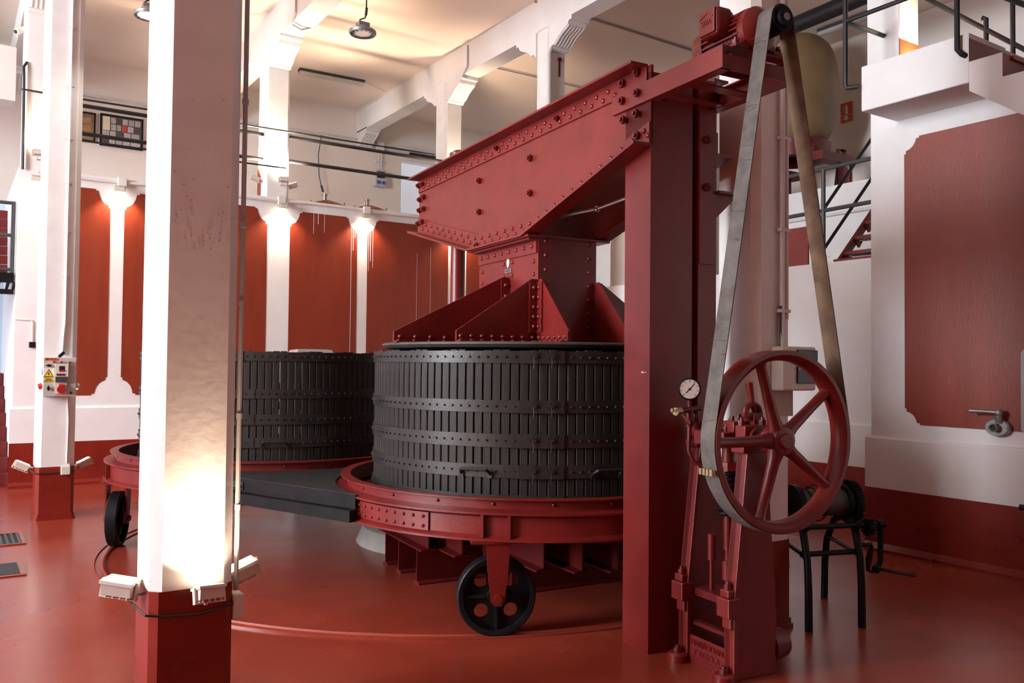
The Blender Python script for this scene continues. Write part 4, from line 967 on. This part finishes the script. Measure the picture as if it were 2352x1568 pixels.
b = MB(); b.box((-.085, -.078, .17), (.085, -.068, .30)); b.build('smoked_window', M_DARKGLASS, sb)
for x in (-.055, .055):
    b = MB(); b.cyl((x, -.07, .08), (x, -.095, .075), .035, n=14); b.build('socket', M_BLUE, sb, 40)
b = MB(); b.tube([(-.02, .02, .34), (-.02, .02, .9)], .012, 6); b.tube([(.04, .02, .34), (.04, .02, .9)], .012, 6); b.bbox((0, .0, .84), (.16, .08, .18)); b.bbox((-.03, -.01, .52), (.14, .05, .05)); b.build('conduit', M_CONDUIT, sb, 40)
b = MB(); b.tube([(6.05, 16.0, 6.10), (6.03, 15.96, 6.0), (5.98, 15.95, 5.7), (6.0, 15.95, 5.3), (6.05, 15.95, 5.08)], .008, 6); b.cyl((6.05, 15.95, 5.1), (6.09, 15.95, 4.97), .02, n=8); tag(b.build('hanging_cable', M_WIRE, None, 40), 'black cable with a plug dangling over the red lids', 'cable')
for lb, x in [('left of two red domed tank lids with steel spout', 5.12), ('right of two red domed tank lids with steel spout', 5.87)]:
    t = thing('domed_manhole', lb, 'manhole', (x, 13.25, 4.03))
    b = MB(); b.lathe([(.0, .24), (.06, .235), (.18, .20), (.30, .15), (.33, .13), (.33, .0), (0, 0)], 28, closed=False); b.build('dome', M_REDWALL, t, 40)
    b = MB(); b.cyl((-.03, 0, .22), (-.03, 0, .32), .035, n=12); b.cyl((-.03, 0, .32), (-.03, 0, .34), .045, n=12); b.build('spout', M_STEEL, t, 40)
    for k in range(6):
        b = MB(); a = k*PI/3+.3; b.cyl((.31*math.cos(a), .31*math.sin(a), .13), (.31*math.cos(a), .31*math.sin(a), .19), .012, n=6); b.build('clamp', M_STEEL, t)
# small fittings on the corner pilaster
t = thing('cable_outlet', 'small black outlet box on the white corner pilaster', 'outlet', (.885, TB-.035, 1.76))
b = MB(); b.box((-.035, -.03, 0), (.035, .034, .07)); b.build('box', M_BLACK, t, bevel=.006)
b = MB(); b.tube([(0, .02, .07), (0, .02, .32), (-.02, .02, .345), (-.19, .02, .35)], .007, 6); b.build('conduit', M_CONDUIT, t, 40)
t = thing('wall_bracket', 'black pipe bent around the corner column near the ceiling', 'pipe', (.70, TB-.04, 4.05))
b = MB(); b.tube([(.03, 0, -.05), (.02, 0, 1.1), (.015, 0, 1.25), (.05, .03, 1.32)], .016, 8); b.build('riser', M_RAIL, t, 40)
b = MB(); b.tube([(.0, 0, .96), (.33, 0, .955)], .012, 8); b.box((.31, -.015, .86), (.345, .02, .99)); b.build('arm', M_RAIL, t, 40)
t = thing('security_camera', 'white camera on the corner column near the ceiling', 'camera', (.66, 12.42, 5.78))
b = MB(); b.cyl((.06, 0, .04), (0, 0, .02), .045, n=14); b.sphere((-.01, 0, .01), .05); b.build('dome', M_IVORY, t, 40)
b = MB(); b.sphere((-.035, -.02, -.01), .025); b.build('eye', M_DARKGLASS, t, 40)

# ------------------------------------------------------------------ left stair and landing
st = MB(); stair = thing('concrete_stair', 'dark red stair rising behind the corner pilaster at far left', 'stairs', (-.5, 12.5, 0))
for k in range(8):
    b = MB(); b.box((-1.6, .28*k, 0), (1.18, 2.66, .178*(k+1)-.02)) if k == 0 else b.box((-1.6, .28*k, .178*k-.02), (1.18, 2.66, .178*(k+1)-.02)); b.build('step', M_MACH2, stair)
ld = thing('landing', 'black steel landing with railing at the far left edge', 'landing', (-.5, 12.42, 0))
b = MB(); b.box((-1.5, -.03, 2.575), (1.175, .05, 2.70)); b.box((-1.5, -.04, 2.43), (1.175, .06, 2.49)); b.build('beam', M_BLACK, ld)
for x in (.98, 1.08, 1.15):
    b = MB(); b.prism([(x, 2.485), (x+.03, 2.485), (x+.055, 2.58), (x+.015, 2.58)], 'y', -.02, .03); b.build('brace', M_BLACK, ld)
for z in (3.585, 3.175, 2.74):
    b = MB(); b.tube([(-1.5, 0, z), (1.175, 0, z)], .022, 8); b.build('rail', M_GREYRAIL, ld, 40)
b = MB(); b.box((1.13, -.022, 2.7), (1.175, .022, 3.6)); b.build('post', M_GREYRAIL, ld)
for k in range(7):
    b = MB(); b.box((-1.5, .35+.05*k, 2.72+.125*k), (1.12, .42+.05*k, 2.83+.125*k)); b.build('riser', M_MACH2, ld)
b = MB(); b.box((-1.5, .05, 2.66), (1.17, 1.0, 2.70)); b.build('deck', M_BLACK, ld)

# ------------------------------------------------------------------ floor gratings
gr = thing('floor_grate', 'slatted iron floor grate at the left edge', 'grate', (.36, 8.81, 0))
b = MB()
for q0, q1 in [((-.35, -.29), (.25, -.26)), ((-.35, .26), (.25, .29)), ((.22, -.26), (.25, .26)), ((-.35, -.26), (-.32, .26))]: b.box((q0[0], q0[1], .001), (q1[0], q1[1], .012))
b.build('frame', M_FLOOR, gr)
b = MB(); b.box((-.32, -.26, .001), (.22, .26, .003)); b.build('pit_shade', M_INK_SHADE, gr)  # flat black sheet stands in for the shade below the slats
for k in range(12):
    b = MB(); b.box((-.31+.046*k, -.26, .003), (-.29+.046*k, .26, .013)); b.build('slat', M_GREYRAIL, gr)
gr = thing('drain_cover', 'plain dark metal drain cover below the grate at the left edge', 'drain cover', (.24, 7.54, 0))
b = MB(); b.box((-.30, -.21, .001), (.25, .21, .012)); b.build('plate', M_PLATE, gr)
b = MB(); b.box((.25, -.22, .001), (.29, .22, .01)); b.box((-.3, -.25, .001), (.29, -.21, .01)); b.build('frame', M_FLOOR, gr)
# pale curved back of something behind the rear basket
t = thing('storage_bin', 'pale rounded lid just showing above the rear basket', 'bin', (3.88, 10.5, 0))
b = MB(); b.prism([(-.25, 0), (.25, 0), (.25, 1.72), (.22, 1.765), (.15, 1.775), (-.15, 1.775), (-.22, 1.765), (-.25, 1.72)], 'y', -.16, .16); b.build('body', M_GREYBOX, t, 30)
b = MB(); b.box((-.2, -.17, 1.2), (.2, -.16, 1.5)); b.build('panel', M_HATCH, t)

# ------------------------------------------------------------------ hand winch
P = [Vector((4.397, 3.327, 0)), Vector((4.753, 3.207, 0)), Vector((5.134, 3.758, 0)), Vector((4.778, 3.878, 0))]
wo = Vector((4.55, 3.45, 0)); winch = thing('hand_winch', 'black iron hand winch on four splayed legs behind the flywheel', 'winch', wo)
def V3(q, z): return (q.x-wo.x, q.y-wo.y, z)
def apex(a, c, t=.36): return a.lerp(c, t)
apx = []
for a, c in ((P[0], P[3]), (P[1], P[2])):
    ap = apex(a, c); apx.append(ap)
    for e, k in ((a, .1), (c, .1)):
        q1 = e.lerp(ap, .12); q2 = e.lerp(ap, .45)
        b = MB(); b.tube([V3(e, 0), V3(e.lerp(ap, .03), .25), V3(q1, .42), V3(q2, .58), V3(ap, .68)], [.024, .023, .022, .024, .03], 10); b.build('leg', M_BLACK, winch, 50)
    b = MB(); b.tube([V3(a.lerp(ap, .12), .44), V3(c.lerp(ap, .12), .44)], .014, 8); b.build('brace', M_BLACK, winch, 40)
d = (apx[1]-apx[0]).normalized()
for z, e0, e1 in [(.615, -.02, .17), (.45, -.03, .03)]:
    a0 = P[0].lerp(apx[0], .3)-d*.03; a1 = P[1].lerp(apx[1], .3)+d*e1
    b = MB(); b.tube([V3(a0, z), V3(a1, z)], .017, 8)
    for q in (P[0].lerp(apx[0], .3), P[1].lerp(apx[1], .3)): b.sphere(V3(q, z), .03)
    b.build('tie_bar', M_BLACK, winch, 40)
zc = .735; a0 = apx[0]; a1 = apx[1]
b = MB(); b.cyl(V3(a0, zc), V3(a1, zc), .085, n=24); b.build('drum', M_DISC, winch, 40)
for q0, q1, r_ in [(a0-d*.04, a0-d*.0, .12), (a1-d*.05, a1-d*.03, .115)]:
    b = MB(); b.cyl(V3(q0, zc), V3(q1, zc), r_, n=28); b.build('flange', M_BLACK, winch, 40)
def gear(nm, q, wdt, r_, n, z):
    b = MB(); b.cyl(V3(q, z), V3(q+d*wdt, z), r_-.008, n=28)
    up_ = Vector((0, 0, 1)); sd = Vector((d.x, d.y, 0)).cross(up_)
    for k in range(n):
        a = 2*PI*k/n; c = up_*math.cos(a)+sd*math.sin(a); p0 = Vector(V3(q, z))+c*(r_-.010); tw = (up_*-math.sin(a)+sd*math.cos(a))*(.3*2*PI*r_/n)
        dd = Vector((d.x, d.y, 0))*wdt
        vs = [p0-tw, p0+tw, p0+tw+dd, p0-tw+dd]; vs += [x+c*.016 for x in (p0-tw*.6, p0+tw*.6, p0+tw*.6+dd, p0-tw*.6+dd)]
        b.add(vs, [(0, 1, 2, 3), (4, 5, 6, 7), (0, 1, 5, 4), (1, 2, 6, 5), (2, 3, 7, 6), (3, 0, 4, 7)])
    return b.build(nm, M_BLACK, winch)
gear('main_gear', a1-d*.0, .035, .135, 40, zc); sh = P[1].lerp(apx[1], .3); gear('pinion', sh+d*.06, .04, .05, 14, .60)
b = MB(); b.cyl(V3(a0-d*.05, zc), V3(a1+d*.06, zc), .018, n=12); b.build('axle', M_BLACK, winch, 40)
k0 = sh+d*.17; b = MB(); b.tube([V3(k0, .63), V3(k0, .5), V3(k0-d*.0, .38), V3(k0-d*.03, .335)], [.022, .018, .017, .022], 8); b.cyl(V3(k0-d*.02, .615), V3(k0+d*.025, .615), .026, n=10); b.sphere(V3(k0-d*.03, .335), .03); b.build('crank_arm', M_BLACK, winch, 40)
hdl = Vector(V3(k0-d*.02, .335)); b = MB(); b.tube([hdl, hdl+Vector((.08, -.20, -.012))], .010, 8); b.build('crank_handle', M_BLACK, winch, 40)
b = MB(); b.tube([V3(sh+d*.02, .49), V3(sh+d*.1, .49), V3(sh+d*.105, .47), V3(sh+d*.08, .39), V3(sh+d*.075, .33), V3(sh+d*.11, .315)], [.013, .013, .013, .02, .012, .009], 8); b.build('pawl', M_BLACK, winch, 40)
b = MB()
for k in range(3):
    rr_ = .09+.012*k; b.tube([Vector(V3(a0+d*(.06+.04*k), zc))+Vector((rr_*.3*math.sin(t), rr_*math.sin(t), rr_*math.cos(t))) for t in [2*PI*i/16 for i in range(16)]], .004, 5, closed=True)
b.build('wire_rope', M_BLACK, winch, 40)

# ------------------------------------------------------------------ tap, hatch, pipe on the right tank
tp = thing('tank_tap', 'steel lever tap on the right tank wall', 'tap', (6.87, 3.44, 1.15))
b = MB(); b.lathe([(0, .03), (.085, .03), (.095, .02), (.095, -.02), (0, -.02)], 28, rot(R(-90), 'Y') @ Matrix.Diagonal((.72, 1.0, 1, 1)), closed=False); b.build('flange', M_GREYMET, tp, 35)
b = MB(); b.lathe([(.022, .02), (.033, .02), (.033, .085), (.026, .09), (.022, .085)], 20, rot(R(-90), 'Y')); b.build('spout', M_GREYMET, tp, 40)
b = MB(); b.lathe([(0, .07), (.0215, .07), (.0215, .03), (0, .03)], 16, rot(R(-90), 'Y'), closed=False); b.build('bore_shade', M_INK_SHADE, tp)  # black plug stands in for the shade inside the spout
for y in (-.07, .07):
    b = MB(); b.cyl((-.03, y, 0), (-.038, y, 0), .012, n=8); b.build('screw', M_GREYMET, tp, 40)
b = MB(); b.tube([(-.03, -.02, .05), (-.05, -.03, .085), (-.05, -.03, .11)], [.03, .024, .022], 10); b.sphere((-.05, -.03, .115), .032); b.build('neck', M_GREYMET, tp, 40)
b = MB(); b.tube([(-.055, -.02, .118), (-.06, .08, .122), (-.06, .19, .12)], [.016, .014, .018], 10); b.build('lever', M_STEEL, tp, 40)
ht_ = thing('tank_hatch', 'pale hatch door cut off by the right edge', 'hatch', (6.89, 2.95, 1.11))
b = MB(); b.prism([(-.32, .03), (-.29, 0), (.29, 0), (.32, .03), (.32, .62), (.29, .66), (-.29, .66), (-.32, .62)], 'x', -.03, .002); b.build('door', M_HATCH, ht_, None, bevel=.006)
b = MB(); b.prism([(-.25, .08), (.25, .08), (.25, .58), (-.25, .58)], 'x', -.042, -.03); b.build('inner_panel', M_GREYBOX, ht_, None, bevel=.006)
b = MB(); b.cyl((-.045, .0, .3), (-.10, .0, .3), .02, n=10); b.box((-.105, -.12, .285), (-.09, .12, .315)); b.build('handle', M_GREYMET, ht_, 40)
hp = thing('floor_stand', 'dark stand with a black bar at the right edge', 'stand', (6.55, 2.96, 0))
b = MB(); b.cyl((0, 0, .02), (0, 0, .80), .03, n=12); b.build('upright', M_RAIL, hp, 40)
b = MB(); b.cyl((.0, .17, .60), (.0, -.2, .60), .022, n=12); b.build('bar', M_RAIL, hp, 40)
b = MB(); b.lathe([(0, 0), (.14, 0), (.14, .015), (.04, .03), (0, .03)], 20, closed=False); b.build('base', M_RAIL, hp, 40)

# ------------------------------------------------------------------ right platform rails
rr = .02
rail('black pipe railing around the right platform and its stair', [[(6.37, 4.45, 4.585), (6.37, 3.48, 4.585)], [(6.37, 4.45, 4.585), (6.93, 4.45, 4.585)], [(6.37, 4.45, 5.05), (6.37, 3.48, 5.05), (6.37, 1.0, 3.19)], [(6.37, 3.48, 4.585), (6.37, 1.0, 2.72)]], rr,
     posts=[[(6.37, 4.45, 5.05), (6.37, 4.45, 4.04), (6.37, 4.43, 4.0), (6.37, 4.32, 3.985)], [(6.37, 3.48, 5.05), (6.37, 3.48, 4.04), (6.38, 3.45, 4.0), (6.41, 3.43, 3.985)]])
rail('black inner handrail with stout post beyond the platform stair', [[(7.4, 4.5, 5.15), (7.4, 3.0, 3.85)], [(7.4, 3.9, 5.2), (7.4, 3.0, 4.42)]], .02, posts=[[(7.4, 3.57, 4.15), (7.4, 3.57, 5.2)], [(7.4, 3.79, 4.15), (7.4, 3.79, 4.63), (7.4, 3.82, 4.645)]])

# ------------------------------------------------------------------ far right terrace: stair, rails, vessel, extinguisher
sr = thing('steel_stair', 'red open steel stair climbing from the low terrace', 'stairs', (8.63, 5.58, 2.8))
for y in (.52, -.75):
    b = MB(); b.prism([(-.1, -.0), (.02, -.0), (1.32, 1.3), (1.2, 1.3)], 'y', y-.02, y+.02); b.build('stringer', M_MACH, sr)
for k in range(6):
    b = MB(); b.box((.05+.2*k, -.74, .12+.2*k), (.26+.2*k, .51, .16+.2*k)); b.build('tread', M_MACH, sr)
    b = MB(); b.prism([(.05+.2*k, .11+.2*k), (.12+.2*k, .03+.2*k), (.18+.2*k, .11+.2*k)], 'y', .48, .51); b.build('cleat', M_MACH, sr)
b = MB(); b.box((-.1, -.75, .0), (.0, .54, .06)); b.build('sill', M_MACH, sr)
rail('grey flat-bar railing at the edge of the low terrace', [[(8.36, 6.9, 3.40), (8.36, 4.8, 3.43)], [(8.36, 6.9, 3.89), (8.36, 4.8, 3.90)]], .024, M_GREYRAIL, posts=[[(8.36, 6.13, 2.8), (8.36, 6.13, 3.9)], [(8.36, 5.0, 2.8), (8.36, 5.0, 3.9)]])
rail('black sloping handrails of the steel stair', [[(8.46, 6.20, 3.45), (10.0, 6.20, 5.05)], [(8.46, 6.20, 2.98), (10.0, 6.20, 4.55)]], .02, posts=[[(8.46, 6.20, 2.8), (8.46, 6.20, 3.45)], [(10.08, 6.20, 4.1), (10.02, 6.20, 5.07)]])
vs = thing('storage_vessel', 'big tan domed vessel on a red cradle behind the belt', 'vessel', (10.42, 8.14, 4.1))
pr_ = []
for k in range(25):
    a = -PI/2+PI*k/24; c, s_ = math.cos(a), math.sin(a)
    pr_.append((.62*abs(c)**.62, 1.57+.85*(abs(s_)**.75)*(1 if s_ > 0 else -1)))
b = MB(); b.lathe(pr_, 40, closed=False); b.build('shell', M_VESSEL, vs, 50)
b = MB(); b.lathe([(.32, .56), (.48, .56), (.52, .80), (.40, .78)], 24); b.build('cradle', M_MACH2, vs, 40)
b = MB(); b.box((-.36, -.75, .42), (.3, -.55, .54)); b.build('cross_beam', M_MACH2, vs); b = MB(); b.box((-.36, .35, .42), (.6, .5, .54)); b.build('cross_beam', M_MACH2, vs)
for x, y in ((-.32, -.5), (.45, -.5), (-.32, .5), (.45, .5)):
    b = MB(); b.box((x-.05, y-.05, 0), (x+.05, y+.05, .45)); b.build('leg', M_MACH2, vs)
    b = MB(); b.prism([(x*.9-.04, .54), (x*.9+.04, .54), (x*.72, .70)], 'y', y-.02, y+.02); b.build('gusset', M_MACH2, vs)
sn = thing('extinguisher_sign', 'red sign with white extinguisher and arrow on the far right wall', 'sign', (11.592, 8.08, 5.44))
b = MB(); b.box((-.006, -.10, 0), (.004, .10, .305)); b.build('plate', M_SIGNRED, sn)
def mk(nm, poly, x=-.0085): q = MB(); q.prism(poly, 'x', x, -.006); return q.build(nm, M_SIGNWHITE, sn)
mk('extinguisher_symbol', [(-.03, .12), (.015, .12), (.015, .23), (.005, .25), (-.0, .27), (-.015, .27), (-.02, .25), (-.03, .23)])
mk('hose_symbol', [(.02, .25), (.045, .20), (.05, .15), (.058, .15), (.053, .205), (.02, .262)])
mk('arrow_symbol', [(-.03, .095), (.03, .095), (.03, .06), (.055, .06), (0, .02), (-.055, .06), (-.03, .06)])
mk('divider', [(-.098, .104), (.098, .104), (.098, .110), (-.098, .110)])
fe = thing('fire_extinguisher', 'red fire extinguisher below its sign on the far right wall', 'extinguisher', (11.48, 8.05, 4.42))
b = MB(); b.lathe([(0, 0), (.075, 0), (.08, .02), (.08, .40), (.06, .47), (.03, .50), (.025, .53), (0, .53)], 20, closed=False); b.build('cylinder', M_FIREXT, fe, 40)
b = MB(); b.lathe([(.0805, .22), (.0805, .36), (.081, .36), (.081, .22)], 20); b.build('label_band', M_SIGNWHITE, fe)
b = MB(); b.box((-.05, -.015, .53), (.04, .015, .56)); b.tube([(0, 0, .55), (.0, .08, .58), (.0, .17, .52), (.0, .15, .44), (.0, .08, .46), (-.0, .09, .50)], .010, 6); b.build('valve', M_BLACK, fe, 40)
b = MB(); b.cyl((0, .13, .02), (0, .115, .33), .035, .015, n=10); b.build('horn', M_BLACK, fe, 40)
b = MB(); b.box((.04, -.12, -.10), (.11, .14, -.02)); b.box((.06, -.05, -.02), (.112, .05, .45)); b.build('wall_hanger', M_MACH2, fe)

# repeats of one kind share a group
GROUPS = {'floodlight': 'warm floodlights on columns and walls', 'slatted_basket': 'slatted press baskets', 'high_bay_lamp': 'hanging high-bay lamps', 'tube_light': 'ceiling tube lights',
          'guard_rail': 'pipe and bar railings', 'framed_picture': 'framed pictures on the upper wall', 'domed_manhole': 'red tank manholes', 'ceiling_cable': 'cables along the ceiling', 'column': 'white columns'}
for o in list(SC.objects):
    k = o.name.split('.')[0]
    if o.parent is None and k in GROUPS: o['group'] = GROUPS[k]
